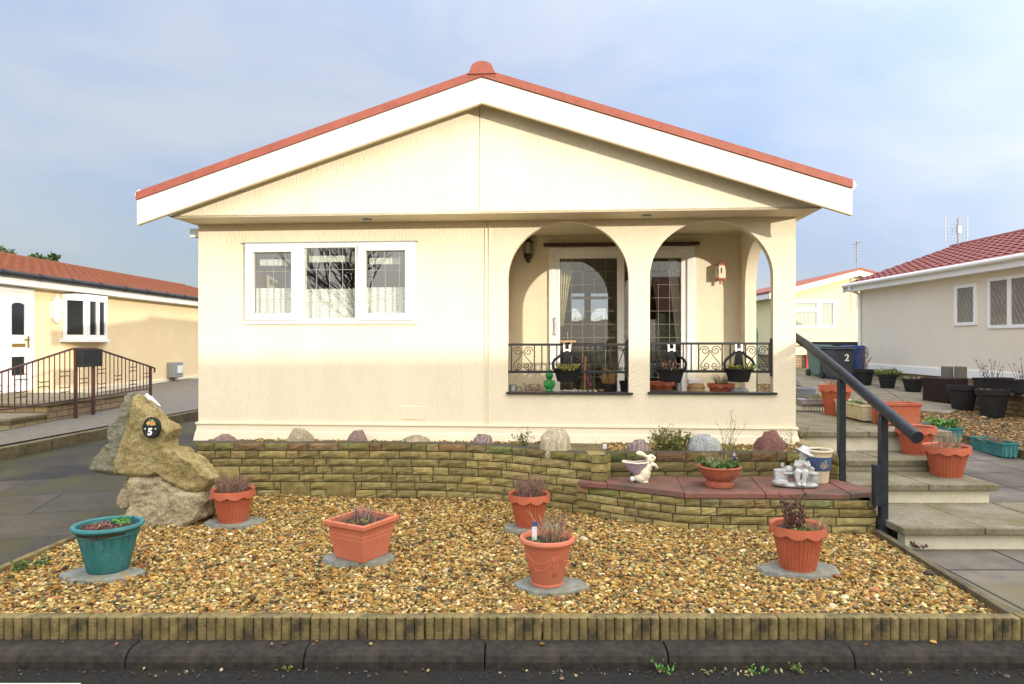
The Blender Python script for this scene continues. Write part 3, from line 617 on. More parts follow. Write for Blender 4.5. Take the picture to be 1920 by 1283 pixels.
# arches
def arch(u0, u1, vtop, vsill):
    z0 = hp((u0+u1)/2, vsill, 0)[1]; zt = hp((u0+u1)/2, vtop, 0)[1]
    a, c = hp(u0, 560, 0)[0], hp(u1, 560, 0)[0]; r = (c-a)/2; rz = r*.94
    pts = [(a, z0), (c, z0)]
    for i in range(29):
        g = PI*i/28; pts.append(((a+c)/2+r*math.cos(g), zt-rz+rz*math.sin(g)))
    return pts
A1 = arch(952.5, 1179, 415, 739); A2 = arch(1218.5, 1450, 413, 739)
tB = hp(922, 600, 0)[0]
q = MB(); q.prism(rect(.035, ZS, tR, ZC), [A1, A2], pl(0, .095)); q.build('arcade_wall', M['stipple'], H)
q = MB(); q.box(.0, -.012, ZS+.18, .012, .05, ZW); q.box(.012, .008, ZS, .04, .06, ZW); q.box(.04, -.008, ZS+.18, tB-.01, .002, ZW-.002); q.build('joint_cover', M['creamtrim'], H, bevel=.003)
# side walls, back, partition
def d_at(u, t):
    a = (u-960)/F; return (a*(HY-t*sT)-HX-t*cT)/(sT-a*cT)
tI = tR-.13
dB = d_at(1388, tI); dJ = d_at(1397, tI)
print('porch depth', dB, dJ, tL, tR)
zt = 2.80; r2 = (dJ-.30)/2
sp = [(dJ, ZF-.02), (.30, ZF-.02)]
for i in range(25):
    g = PI*i/24; sp.append(((.30+dJ)/2-r2*math.cos(g), zt-r2*.95+r2*.95*math.sin(g)))
q = MB(); q.prism(rect(.096, ZS, DD, ZC), [sp], lambda a, c, k: (tI if k == 0 else tR-.001, a, c)); q.build('side_wall', M['stipple'], H)
q = MB(); q.box(tL+.001, .101, ZS, tL+.1, DD, ZC); q.build('side_wall', M['render'], H)
fw = [1.0, 2.05, 2.7, 2.68]
f0, f1 = hp(1072, 600, DD-.1)[0], hp(1140, 600, DD-.1)[0]
z0_, z1_ = hp(1100, 604, DD-.1)[1], hp(1100, 550, DD-.1)[1]
q = MB(); q.prism(rect(tL+.1, ZS, tI, ZC), [rect(f0, z0_, f1, z1_)], pl(DD-.1, DD)); q.build('rear_wall', M['render'], H)
q = MB(); q.box(f0, DD-.07, z0_, f1, DD-.06, z1_); q.build('rear_pane', M['glass'], H)
q = MB(); m_ = (f0*.42+f1*.58); q.box(m_-.18, DD-.09, z0_+.002, m_-.04, DD-.04, z1_-.002); q.box(f0+.01, DD-.09, z1_-.13, f1-.01, DD-.04, z1_-.07); q.build('rear_mullion', M['pvc'], H)
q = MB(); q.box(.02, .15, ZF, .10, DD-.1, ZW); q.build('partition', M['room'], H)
q = MB(); q.box(tL+.1, .1, ZF-.12, .02, DD-.1, ZF); q.box(.10, dB, ZF-.12, tI, DD-.1, ZF); q.build('room_floor', M['floorroom'], H)
q = MB(); q.box(.10, .096, ZF-.12, tI-.002, dB-.002, ZF-.004); q.build('porch_floor', M['concrete'], H)
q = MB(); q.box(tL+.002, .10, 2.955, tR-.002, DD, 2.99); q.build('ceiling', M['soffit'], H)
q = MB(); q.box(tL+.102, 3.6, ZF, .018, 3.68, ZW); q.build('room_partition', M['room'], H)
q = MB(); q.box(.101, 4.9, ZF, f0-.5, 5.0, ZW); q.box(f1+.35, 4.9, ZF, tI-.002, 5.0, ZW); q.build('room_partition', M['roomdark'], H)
# porch back wall with door opening
do = pxr(1029, 463, 1302, 730, dB); do = rect(do[0][0], ZF, do[1][0], do[2][1])
q = MB(); q.prism(rect(.102, ZF-.1, tI-.001, 2.954), [do], pl(dB, dB+.1)); q.build('porch_wall', M['stipple'], H)
q = MB(); q.box(.101, .1, ZF, .125, dB-.001, 2.953); q.build('porch_side_lining', M['stipple'], H)
# sliding door
fr = thing('sliding_door', None or 'x', 'x'); 
del fr['label']; del fr['category']; fr.parent = H
R1 = pxr(1050, 485, 1157, 735, dB); R2 = pxr(1171, 484, 1277, 735, dB)
g1 = rect(R1[0][0], ZF+.13, R1[1][0], R1[2][1]); g2 = rect(R2[0][0], ZF+.13, R2[1][0], R2[2][1])
sl = pxr(1037, 472, 1170, 735, dB); sl = rect(sl[0][0], ZF+.03, sl[1][0], sl[2][1])
f2 = rect(sl[1][0]+.004, ZF+.03, pxr(1289, 472, 1290, 700, dB)[0][0], sl[2][1])
q = MB(); q.prism(do, [rect(sl[0][0]+.01, ZF+.04, f2[1][0]-.01, sl[2][1]-.01)], pl(dB-.03, dB+.06)); q.build('door_frame', M['pvc'], fr, bevel=.006)
q = MB(); q.prism(sl, [g1], pl(dB-.02, dB+.03)); q.build('sliding_sash', M['pvc'], fr, bevel=.006)
q = MB(); q.prism(f2, [g2], pl(dB-.008, dB+.045)); q.build('fixed_sash', M['pvc'], fr, bevel=.006)
for nm, g, dd in (('pane', g1, .0), ('pane', g2, .015)):
    q = MB(); q.add([(g[0][0], dB+dd, g[0][1]), (g[1][0], dB+dd, g[1][1]), (g[2][0], dB+dd, g[2][1]), (g[3][0], dB+dd, g[3][1])], [(0, 1, 2, 3)]); q.build(nm, M['doorglass'], fr)
    q = MB(); W = g[1][0]-g[0][0]; Hh = g[2][1]-g[0][1]
    for i in range(1, 5): x = g[0][0]+W*i/5; q.box(x-.0018, dB+dd-.004, g[0][1], x+.0018, dB+dd-.001, g[2][1])
    nrow = round(Hh/.16)
    for i in range(1, nrow): z = g[0][1]+Hh*i/nrow; q.box(g[0][0], dB+dd-.0036, z-.0018, g[1][0], dB+dd-.0014, z+.0018)
    q.build('lead_grid', M['leadpale'], fr)
hx, hz = hp(1043, 612, dB)
q = MB(); q.tube([(hx-.0, dB-.02, hz+.10), (hx, dB-.07, hz+.10), (hx+.012, dB-.075, hz+.05), (hx+.012, dB-.075, hz-.05), (hx, dB-.07, hz-.10), (hx, dB-.02, hz-.10)], .011, 8); q.box(hx-.02, dB-.028, hz-.13, hx+.02, dB-.018, hz+.13); q.build('door_handle', M['whitegloss'], fr)
a_ = hp(1019, 459, dB-.06); c_ = hp(1312, 459, dB-.06)
q = MB(); q.box(a_[0], dB-.07, a_[1]-.018, c_[0], dB-.001, a_[1]+.018); q.build('awning_bar', M['darkbrown'], H, bevel=.004)
# black sills
for u0, u1 in ((949, 1187), (1215, 1458)):
    a_ = hp(u0, 737, -.03); c_ = hp(u1, 737, -.03)
    q = MB(); q.box(a_[0], -.032, a_[1]-.012, c_[0], .12, a_[1]+.010); q.build('sill', M['black'], H, bevel=.004)
# front window
W = thing('front_window', 'x', 'x'); del W['label']; del W['category']; W.parent = H
LS = pxr(462.5, 461, 559, 601, 0); RS = pxr(672.5, 458.5, 778, 601, 0)
P1 = pxr(477, 474, 548.5, 588, 0); P2 = pxr(571.5, 465, 667, 597, 0); P3 = pxr(687, 471, 761, 587.5, 0)
q = MB(); q.prism(wo, [shrink(LS, .03), P2, shrink(RS, .03)], pl(-.022, .06)); q.build('frame', M['pvc'], W, bevel=.004)
q = MB(); q.prism(LS, [P1], pl(-.045, .02)); q.build('sash', M['pvc'], W, bevel=.006)
q = MB(); q.prism(RS, [P3], pl(-.045, .02)); q.build('sash', M['pvc'], W, bevel=.006)
q = MB(); q.box(wo[0][0]-.03, -.03, wo[2][1]+.0, wo[1][0]+.03, .0, wo[2][1]+.012); q.build('drip_strip', M['zinc'], W)
q = MB(); q.prism([(wo[0][0]-.005, -.028), (wo[1][0]+.01, -.028), (wo[1][0]+.01, .0), (wo[0][0]-.005, .0)], [], lambda a, c, k: (a, c, wo[0][1]-.014 if k else wo[0][1]+.014)); q.build('sill', M['pvc'], W, bevel=.003)
for g, vl in ((P1, (.5, .82)), (P2, (.235, .49, .745)), (P3, (.15, .48, .84))):
    q = MB(); q.add([(g[0][0], .004, g[0][1]), (g[1][0], .004, g[1][1]), (g[2][0], .004, g[2][1]), (g[3][0], .004, g[3][1])], [(0, 1, 2, 3)]); q.build('pane', M['glass'], W)
    q = MB(); w_ = g[1][0]-g[0][0]; h_ = g[2][1]-g[0][1]
    for s in vl: x = g[0][0]+w_*s; q.box(x-.0026, -.001, g[0][1], x+.0026, .002, g[2][1])
    for s in (.23, .69): z = g[0][1]+h_*s; q.box(g[0][0], -.0006, z-.0022, g[1][0], .0016, z+.0022)
    q.build('lead_grid', M['lead'], W)
# skirt
prof = [(.0, .80), (-.022, .80), (-.024, .783), (-.012, .770), (-.016, .715), (-.022, .705), (-.038, ZS-.01), (.0, ZS-.01)]
def skirt(t0, t1):
    q = MB(); n = len(prof); vs = []
    for sgn, t in ((-1, t0), (1, t1)):
        for d, z in prof: vs.append((t+sgn*(-d), d, z))
    fs = [(i, (i+1) % n, n+(i+1) % n, n+i) for i in range(n)]+[tuple(range(n)), tuple(range(n, 2*n))[::-1]]
    q.add(vs, fs); return q
skirt(tL, tR).build('skirt', M['creamtrim'], H)
q = MB(); q.prism([(a if a else 0, c) for a, c in prof], [], lambda a, c, k: (tR-a, 0 if k == 0 else DD, c)); q.build('skirt', M['creamtrim'], H)
q = MB(); q.prism([(a if a else 0, c) for a, c in prof], [], lambda a, c, k: (tL+a, 0 if k == 0 else DD, c)); q.build('skirt', M['creamtrim'], H)
q = MB(); q.box(tL+.03, .04, 0, tR-.03, DD-.05, ZS-.012); q.build('plinth', M['brickfar'], H)
fl = pxr(750, 762, 798, 787, -.004)
q = MB(); q.prism(fl, [], pl(-.006, .0)); q.build('access_flap', M['creamtrim'], H, bevel=.003)
# roof, gable, bargeboards
tEL = hp(258, 366, -.6)[0]; tER = hp(1597, 346, -.6)[0]; tA = hp(904, 140, -.6)[0]
zE, zA = 3.085, 4.175; th = .075; bh = .232
zu = lambda t: (lerp(zE, zA, (t-tEL)/(tA-tEL)) if t < tA else lerp(zA, zE, (t-tA)/(tER-tA)))-th
RF = thing('roof', 'x', 'x'); del RF['label']; del RF['category']; RF.parent = H
for a, c in ((tEL, tA), (tA, tER)):
    q = MB(); P_ = [(a, zu(a)), (c, zu(c)), (c, zu(c)+th), (a, zu(a)+th)]; q.prism(P_, [], pl(-.63, DD+.3)); q.build('roof_slope', M['redroof'], RF)
q = MB(); q.prism([(tA-.13, zA-.055)]+[(tA+.105*math.cos(PI-PI*i/16), zA-.01+.072*math.sin(PI*i/16)) for i in range(17)]+[(tA+.13, zA-.055)], [], pl(-.645, DD+.3)); q.build('ridge_cap', M['redroof'], RF, smooth=True)
q = MB()
for i in range(9):
    for sg in (-1, 1):
        t = tA+sg*(.12+i*.38); q.ell((t, -.632, zu(t)+.028), (.0045, .003, .0045), n=8)
q.build('verge_screws', M['darkbrown'], RF)
for a, c in ((tEL, tA-.0015), (tA+.0015, tER)):
    P_ = [(a, zu(a)-bh), (c, zu(c)-bh), (c, zu(c)-.002), (a, zu(a)-.002)]
    q = MB(); q.prism(P_, [], pl(-.612, -.578)); q.build('bargeboard', M['white'], H, bevel=.004)
    q = MB(); P_ = [(a, zu(a)-bh-.008), (c, zu(c)-bh-.008), (c, zu(c)-bh-.001), (a, zu(a)-bh-.001)]
    q.prism(P_, [], pl(-.608, -.565)); q.build('barge_edge', M['soffit'], H)
q = MB(); q.box(tA-.012, -.616, zu(tA)-bh-.012, tA+.012, -.60, zu(tA)-bh+.004); q.build('barge_clip', M['creamtrim'], H)
tgl = hp(322, 405, -.42)[0]; tgr = hp(1540, 394, -.42)[0]
q = MB(); q.prism([(tgl, ZW), (-.004, ZW), (-.004, zu(-.004)-.002), (tgl, zu(tgl)-.002)], [], pl(-.42, -.36)); q.build('gable', M['render'], H)
q = MB(); q.prism([(.004, ZW), (tgr, ZW), (tgr, zu(tgr)-.002), (tA+.3, zu(tA+.3)-.002), (tA, zu(tA)-.002), (.004, zu(.004)-.002)] if tA > .004 else [(.004, ZW), (tgr, ZW), (tgr, zu(tgr)-.002), (.004, zu(.004)-.002)], [], pl(-.42, -.36)); q.build('gable', M['render'], H)
q = MB(); q.box(-.0039, -.405, ZW, .0039, -.38, zu(.0)-.01); q.build('gable_joint', M['soffit'], H)
for a, c in ((tEL, tA), (tA, tER)):
    q = MB(); q.prism([(a, zu(a)-.03), (c, zu(c)-.03), (c, zu(c)-.004), (a, zu(a)-.004)], [], pl(-.575, -.423)); q.build('verge_soffit', M['soffit'], H)
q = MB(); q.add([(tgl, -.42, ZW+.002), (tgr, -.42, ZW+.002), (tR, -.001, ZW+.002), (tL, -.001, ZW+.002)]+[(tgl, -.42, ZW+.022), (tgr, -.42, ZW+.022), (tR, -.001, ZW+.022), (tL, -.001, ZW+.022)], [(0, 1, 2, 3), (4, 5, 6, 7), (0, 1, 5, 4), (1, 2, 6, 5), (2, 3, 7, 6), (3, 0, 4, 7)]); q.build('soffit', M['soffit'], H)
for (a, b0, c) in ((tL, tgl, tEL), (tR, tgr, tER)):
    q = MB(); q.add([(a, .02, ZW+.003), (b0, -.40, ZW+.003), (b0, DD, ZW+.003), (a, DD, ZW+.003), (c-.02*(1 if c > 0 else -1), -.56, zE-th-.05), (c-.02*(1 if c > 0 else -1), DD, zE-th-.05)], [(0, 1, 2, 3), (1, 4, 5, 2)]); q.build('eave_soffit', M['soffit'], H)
for u, v in ((688, 412), (1212, 404.5)):
    y_ = -.19; t_ = hp(u, v, y_)[0]
    q = MB(); q.lathe([(.045, -.012), (.036, -.016), (.022, -.004), (.0, -.002)], 20, c=(t_, y_, ZW)); q.lathe([(.048, 0), (.048, -.012), (.036, -.014)], 20, c=(t_, y_, ZW)); q.build('soffit_spotlight', M['zinc'], H, smooth=True)
q = MB(); q.tube([(tL-.09, .12, 2.80), (tL-.09, DD, 2.80)], .05, 12); q.box(tL-.15, .10, 2.76, tL-.02, .14, 2.85); q.build('gutter', M['pvc'], H)
q = MB(); q.tube([(tEL-.01, -.55, zE-.01), (tEL-.01, DD, zE-.01)], .05, 10); q.build('gutter', M['pvc'], H)
q = MB(); q.tube([(tER+.01, -.55, zE-.03), (tER+.01, DD, zE-.03)], .05, 10); q.build('gutter', M['pvc'], H)

# ---------------------------------------------------------------- things behind the glass
def wave_sheet(name, t0, t1, z0, z1, d, m, label, cat, group=None, amp=.012, n=7, topt=None):
    q = MB()
    def fn(i, j):
        a = t0+(t1-t0)*i
        if topt: a = lerp(t0, topt[0], j)+(lerp(t1, topt[1], j)-lerp(t0, topt[0], j))*i
        return HW(a, d+amp*math.sin(i*n*2*PI), z0+(z1-z0)*j)
    q.grid(60, 4, fn); return tag(q.build(name, m, smooth='all'), label, cat, group)
for g, wd in ((P1, 'left-hand'), (P2, 'middle'), (P3, 'right-hand')):
    wave_sheet('net_curtain', g[0][0]-.03, g[1][0]+.03, g[0][1]-.03, g[0][1]+(g[2][1]-g[0][1])*.43, .11, M['lace'], 'white lace half curtain behind the %s pane of the front window' % wd, 'curtain', 'lace curtains', n=6)
    q = MB(); z_ = g[0][1]+(g[2][1]-g[0][1])*.87; x0, x1 = g[0][0]-.02, g[1][0]-.22*(g[1][0]-g[0][0])
    q.add([HW(x0, .16, z_-.035), HW(x1, .16, z_-.035), HW(x1, .16, z_+.035), HW(x0, .16, z_+.035), HW(x0, .19, z_-.035), HW(x1, .19, z_-.035), HW(x1, .19, z_+.035), HW(x0, .19, z_+.035)], [(0, 1, 2, 3), (4, 5, 6, 7), (0, 1, 5, 4), (1, 2, 6, 5), (2, 3, 7, 6), (3, 0, 4, 7)])
    tag(q.build('roller_blind', M['blind'], bevel=.008), 'pale rolled blind behind the %s pane of the front window' % wd, 'blind', 'kitchen blinds')
q = MB(); k0 = hp(470, 545, .9); k1 = hp(494, 505, .9)
q.box(k0[0], .9, 1.2, k1[0], 1.3, k1[1]); o = q.build('kitchen_cupboard', M['yellowflower'] if 0 else M['curtain'], bevel=.01); o.location = (HX, HY, 0); o.rotation_euler = (0, 0, -TH)
tag(o, 'yellow kitchen cupboard inside the left-hand pane of the front window', 'cupboard')
a0 = hp(1051, 490, dB+.2); a1 = hp(1073, 490, dB+.2); b0_ = hp(1050, 612, dB+.2); b1_ = hp(1056, 612, dB+.2)
wave_sheet('door_curtain', b0_[0], b1_[0], b0_[1], a0[1]+.1, dB+.2, M['curtain'], 'yellow curtain tied back beside the door handle', 'curtain', 'door curtains', .02, 4, (a0[0]-.02, a1[0]+.02))
a0 = hp(1250, 490, dB+.2); a1 = hp(1268, 490, dB+.2); b0_ = hp(1268, 630, dB+.2); b1_ = hp(1282, 630, dB+.2)
wave_sheet('door_curtain', b0_[0], b1_[0], b0_[1]-.1, a0[1]+.1, dB+.2, M['blind'], 'pale curtain tied back in the fixed door pane', 'curtain', 'door curtains', .02, 4, (a0[0], a1[0]))
sf = thing('sofa', 'dark sofa with a patterned throw seen through the glass door', 'sofa', HW(1.5, dB+1.7, ZF), -TH)
q = MB(); q.box(-.9, -.3, .05, .9, .55, .5); q.build('seat', M['sofabase'], sf, bevel=.05)
q = MB(); q.box(-.9, .3, .1, .9, .6, 1.14); q.build('backrest', M['sofabase'], sf, bevel=.06)
q = MB(); q.grid(40, 20, lambda i, j: (-.75+1.5*i, .24-.10*math.sin(j*3)+.02*math.sin(i*23+j*9),   .42+.80*j+.015*math.sin(i*31))); q.build('throw', M['sofa'], sf, smooth='all').modifiers.new('s', 'SOLIDIFY').thickness = .03

# ---------------------------------------------------------------- balustrades in the arches
def spiral(q, cx, cz, r0, a0, turns, sgn, sc=1):
    pts = []
    for i in range(26):
        g = i/25; a = a0+sgn*turns*2*PI*g; r = r0*(1-.82*g); pts.append((cx+r*math.cos(a), .05, cz+r*math.sin(a)))
    q.tube(pts, .0045, 6); return pts[0]
def balustrade(u0, u1, vt, vb, bars, scrolls, ends, label):
    t0, t1 = hp(u0, 660, .05)[0], hp(u1, 660, .05)[0]; zt = hp((u0+u1)/2, vt, .05)[1]; zb = hp((u0+u1)/2, vb, .05)[1]
    o = thing('balustrade', label, 'railing', (HX, HY, 0), -TH, 'black scrolled railings in the arches')
    q = MB(); q.box(t0, .034, zt-.014, t1, .062, zt+.010); q.build('top_rail', M['black'], o, bevel=.003)
    q = MB(); q.box(t0, .034, zb-.016, t1, .062, zb+.010); q.build('bottom_rail', M['black'], o, bevel=.003)
    for u in bars:
        t = hp(u, 660, .05)[0]; q = MB(); q.box(t-.006, .044, zb+.01, t+.006, .056, zt-.014); q.build('bar', M['black'], o)
    for u in ends:
        t = hp(u, 660, .05)[0]; q = MB(); q.box(t-.016, .03, zb-.05, t+.016, .07, zt+.05); q.build('end_post', M['black'], o, bevel=.004)
    for ua, ub in scrolls:
        ta, tb = hp(ua, 660, .05)[0], hp(ub, 660, .05)[0]; w_ = (tb-ta); c_ = (ta+tb)/2; h_ = zt-zb-.024; zc = (zt+zb)/2
        q = MB()
        for sg in (-1, 1):
            ru = w_*.22; rl = w_*.17
            spiral(q, c_+sg*w_*.245, zt-.022-ru, ru, PI/2-sg*PI/2, 1.6, sg)
            spiral(q, c_+sg*w_*.19, zb+.016+rl, rl, PI/2-sg*PI/2, 1.5, -sg)
            pts = [(c_+sg*w_*.025, .05, zt-.022-ru)]
            for k in range(1, 9):
                f = k/9; pts.append((c_+sg*(w_*.025+(w_*.43)*(3*f*f-2*f**3)), .05, zt-.022-ru-(zt-.04-ru-zb-.02)*f))
            pts.append((c_+sg*w_*.40, .05, zb+.016)); pts.append((c_+sg*w_*.2, .05, zb+.014))
            q.tube(pts, .0045, 6)
        q.build('scroll', M['black'], o, smooth='all')
balustrade(953, 1179.5, 646, 697, [959, 1002, 1016, 1030, 1044, 1075, 1115, 1130, 1145, 1158], [(960, 1001), (1158, 1179)], [1177], 'black wrought-iron railing with scrolls in the arch beside the black wall lantern')
balustrade(1219, 1449, 644, 696, [1238, 1266, 1281, 1296, 1310, 1354, 1369, 1384, 1398, 1442], [(1311, 1353), (1399, 1441), (1224, 1238)], [1447], 'black wrought-iron railing with scrolls in the arch above the handrail')
# ---------------------------------------------------------------- plants
def twigs(q, n, R0, Hh, spread, cols, rad, seed, leaf=None, zb=0, curl=.3, hv=.35, cx=0, cy=0, branch=0):
    r = random.Random(seed)
    for i in range(n):
        a = r.uniform(0, 2*PI); rr = R0*math.sqrt(r.random()); p = Vector((cx+rr*math.cos(a), cy+rr*math.sin(a), zb))
        o = Vector((math.cos(a+r.uniform(-.8, .8)), math.sin(a+r.uniform(-.8, .8)), 0))*spread*r.uniform(.2, 1)*(.3+rr/max(R0, .001))
        h = Hh*(1-hv+hv*2*r.random()*.8); pts = [p]
        for k in range(1, 5):
            f = k/4; pts.append(p+o*f**1.4+Vector((r.uniform(-1, 1), r.uniform(-1, 1), 0))*curl*.06*h/.2*f+Vector((0, 0, h*f)))
        c = r.choice(cols); c = tuple(x*r.uniform(.75, 1.2) for x in c)
        q.tube(pts, [rad, rad*.9, rad*.75, rad*.6, rad*.35], 4, c, cap=False)
        for bch in range(branch):
            k = r.randint(1, 3); s0 = pts[k]; e = s0+Vector((r.uniform(-1, 1), r.uniform(-1, 1), r.uniform(.3, 1.2)))*h*.28
            q.tube([s0, (s0+e)/2+Vector((0, 0, .01*h)), e], [rad*.6, rad*.5, rad*.3], 3, c, cap=False); pts.append(e)
        if leaf:
            lc, ls, ln = leaf
            for k in range(ln):
                j = r.randint(1, len(pts)-1); b0 = pts[j].lerp(pts[max(0, j-1)], r.random()); leafq(q, b0, ls*r.uniform(.6, 1.3), r.choice(lc), r)
def leafq(q, p, s, c, r, up=.3):
    d = Vector((r.uniform(-1, 1), r.uniform(-1, 1), r.uniform(-.3, 1)+up)).normalized(); sd = d.cross(Vector((r.uniform(-1, 1), r.uniform(-1, 1), r.uniform(-1, 1)))).normalized()
    nrm = d.cross(sd); k = r.uniform(.7, 1.25); c = tuple(x*k for x in c)
    q.add([p, p+d*s*.5+sd*s*.3+nrm*s*.06, p+d*s, p+d*s*.5-sd*s*.3+nrm*s*.06], [(0, 1, 2, 3)], c)
HEATH = [(.20, .11, .085), (.26, .15, .11), (.14, .085, .07), (.30, .20, .14)]
DRY = [(.34, .26, .15), (.40, .31, .19), (.24, .17, .10)]
DARKTW = [(.07, .035, .03), (.11, .05, .04), (.16, .08, .05)]
GREEN = [(.07, .14, .03), (.10, .18, .04), (.05, .10, .025)]
YGREEN = [(.22, .24, .04), (.28, .28, .05), (.15, .18, .04)]

# ---------------------------------------------------------------- pots
def scallop_pot(root, rt, rb, h, m, lobes=9, ribs=34, skirt=.055):
    q = MB()
    fn = lambda i, r, z, g: (r+(-.006 if i in (1, 2) else 0)*(1 if math.cos(g*ribs) > .1 else 0), z)
    q.lathe([(rb*.97, 0), (rb, .008), (rt*.90, h-.03), (rt*.90, h-.012), (rt*.86, h-.012), (rt*.84, h-.045)], ribs*6, fn)
    q.build('pot_body', m, root)
    q = MB()
    def fr(i, r, z, g):
        w_ = abs(math.cos(g*lobes/2))
        if i in (2, 3): return (r, z-.020*w_+.010)
        return (r, z)
    q.lathe([(rt*.88, h-.010), (rt*.97, h), (rt*1.0, h-skirt), (rt*.975, h-skirt), (rt*.90, h-.018)], 144, fr, capb=False)
    q.build('scalloped_rim', m, root, smooth=True)
def soil(root, r, z, sx=1, sy=1):
    q = MB(); q.lathe([(r, z-.02), (r, z), (r*.6, z+.008), (r*.01, z+.012)], 24, lambda i, a, b_, g: (a, b_+.004*math.sin(g*5+i)), sx=sx, sy=sy); return q.build('soil', M['soil'], root, smooth=True)
def slate(u0, u1, v, vy, label, seed, z=.152, thick=.024):
    r = random.Random(seed); x, y = G((u0+u1)/2, v, z); rx = (u1-u0)/2/F*y; ry = rx*vy
    pts = []
    for i in range(22):
        g = 2*PI*i/22; k = 1+r.uniform(-.11, .08); pts.append((rx*k*math.cos(g), ry*k*math.sin(g)))
    q = MB(); q.prism(pts, [], lambda a, c, k: (a*(1 if k == 0 else 1.03), c*(1 if k == 0 else 1.03), thick*.5 if k == 0 else -thick))
    o = q.build('slate_slab', M['slate'], loc=(x, y, z+.004), bevel=.006); tag(o, label, 'stone slab', 'slate slabs under the front pots'); return z+.004+thick*.5
gp = 'terracotta pots in the gravel'
def pot_at(u, v, z): x, y = G(u, v, z); return (x, y, z)
def heather(root, r, z, seed, n=170, H_=.125, cols=HEATH, leaf=(HEATH, .012, 5), sp=.06, rad=.0022):
    q = MB(); twigs(q, n, r*.75, H_, sp, cols, rad, seed, leaf, z, branch=2); return q.build('plant', M['twig'], root, fix=False)
# scalloped pot by the rock
zt_ = slate(387, 495, 980, .62, 'grey slate slab under the scalloped pot beside the tall rock', 1)
p = thing('plant_pot', 'orange scalloped ribbed pot of dead heather beside the tall rock', 'plant pot', pot_at(437, 976, zt_), 0.3, gp)
scallop_pot(p, .175, .112, .262, M['orange']); soil(p, .148, .225); heather(p, .15, .225, 1, H_=.12)
zt_ = slate(943, 1046, 990, .6, 'grey slate slab under the scalloped pot before the curving wall', 2)
p = thing('plant_pot', 'orange scalloped ribbed pot of brown heather standing nearest the curving garden wall', 'plant pot', pot_at(992, 985, zt_), .9, gp)
scallop_pot(p, .168, .108, .262, M['orange']); soil(p, .142, .225); heather(p, .15, .225, 2, n=130, H_=.15)
zt_ = slate(1425, 1575, 1069, .58, 'grey slate slab under the scalloped pot before the bench wall', 3)
p = thing('plant_pot', 'orange scalloped ribbed pot of dark withered stems in front of the bench wall', 'plant pot', pot_at(1496, 1064, zt_), .1, gp)
scallop_pot(p, .178, .112, .285, M['orange']); soil(p, .15, .245)
q = MB(); twigs(q, 26, .07, .21, .07, DARKTW, .0035, 5, (DARKTW, .024, 16), .245, cx=-.02); twigs(q, 40, .06, .09, .08, DRY, .002, 6, None, .245, cx=.09, cy=-.05); twigs(q, 26, .06, .03, .04, GREEN, .0018, 7, (GREEN+YGREEN, .022, 4), .245, cx=-.03, cy=-.07); q.build('plant', M['twig'], p, fix=False)
# round pot with swags
zt_ = slate(962, 1105, 1099, .62, 'grey slate slab under the round pot with moulded swags', 4)
p = thing('plant_pot', 'round salmon terracotta pot with moulded swags, dead twigs and a plant label', 'plant pot', pot_at(1026, 1093, zt_), 0, gp)
q = MB(); q.lathe([(.088, .012), (.092, .012), (.098, .02), (.145, .235), (.150, .250), (.166, .256), (.171, .268), (.166, .283), (.154, .288), (.146, .280), (.138, .24)], 72); q.lathe([(.096, 0), (.100, .004), (.100, .014), (.09, .02)], 48, lambda i, r, z, g: (r, z if i else (0 if math.cos(g*4) > -.5 else .009)))
q.build('pot_body', M['salmon'], p, smooth=True)
q = MB()
def sw(a0, a1, z0, dip, rad=.0035):
    pts = []
    for i in range(13):
        f = i/12; a = a0+(a1-a0)*f; z = z0-dip*4*f*(1-f); r = .098+(.145-.098)*(z-.02)/.215; pts.append((r*math.cos(a), r*math.sin(a), z))
    q.tube(pts, rad, 6)
for k in range(4):
    c_ = -PI/2+.35+k*PI/2
    sw(c_+.08, c_+PI/2-.08, .20, .05); sw(c_+.1, c_+PI/2-.1, .19, .085, .003)
    for s in (-.07, .07): pts = [((.098+(.145-.098)*(z-.02)/.215)*math.cos(c_+s*(1.3-(z-.05)*3)), (.098+(.145-.098)*(z-.02)/.215)*math.sin(c_+s*(1.3-(z-.05)*3)), z) for z in (.07, .11, .15, .2)]; q.tube(pts, .0035, 6)
q.build('moulded_swags', M['salmon'], p, smooth='all')
soil(p, .141, .255)
q = MB(); twigs(q, 70, .07, .15, .10, HEATH+DRY, .0018, 9, None, .25, cx=.035, cy=.0, branch=2); twigs(q, 24, .03, .02, .03, GREEN, .0015, 10, (GREEN, .014, 3), .255, cx=-.05, cy=-.06); q.build('plant', M['twig'], p, fix=False)
q = MB(); q.box(-.093, -.005, .24, -.063, -.002, .345); q.build('plant_label', M['whitegloss'], p)
q = MB(); q.box(-.093, -.0055, .345, -.058, -.0015, .375); q.build('label_head', M['ceramicblue'], p)
# square pot
zt_ = slate(603, 738, 1049, .55, 'grey slate slab under the square terracotta pot', 5)
p = thing('plant_pot', 'square pale terracotta pot with ridged rim and cut dead stems', 'plant pot', (-1.035, 4.70, zt_), R(60), gp)
def sqring(q, rings):
    vs = [(sx*r, sy*r, z) for r, z in rings for sx, sy in ((-1, -1), (1, -1), (1, 1), (-1, 1))]
    fs = [(i*4+j, i*4+(j+1) % 4, i*4+4+(j+1) % 4, i*4+4+j) for i in range(len(rings)-1) for j in range(4)]+[(3, 2, 1, 0)]
    q.add(vs, fs)
q = MB(); rg = [(.118, 0), (.122, .004), (.150, .150), (.1485, .152), (.1495, .156), (.1535, .180), (.1515, .183), (.1525, .187), (.157, .212), (.155, .216), (.158, .222), (.174, .226), (.179, .236), (.180, .258), (.174, .265), (.160, .264), (.155, .21)]
sqring(q, rg); q.build('pot_body', M['salmon'], p, bevel=.006)
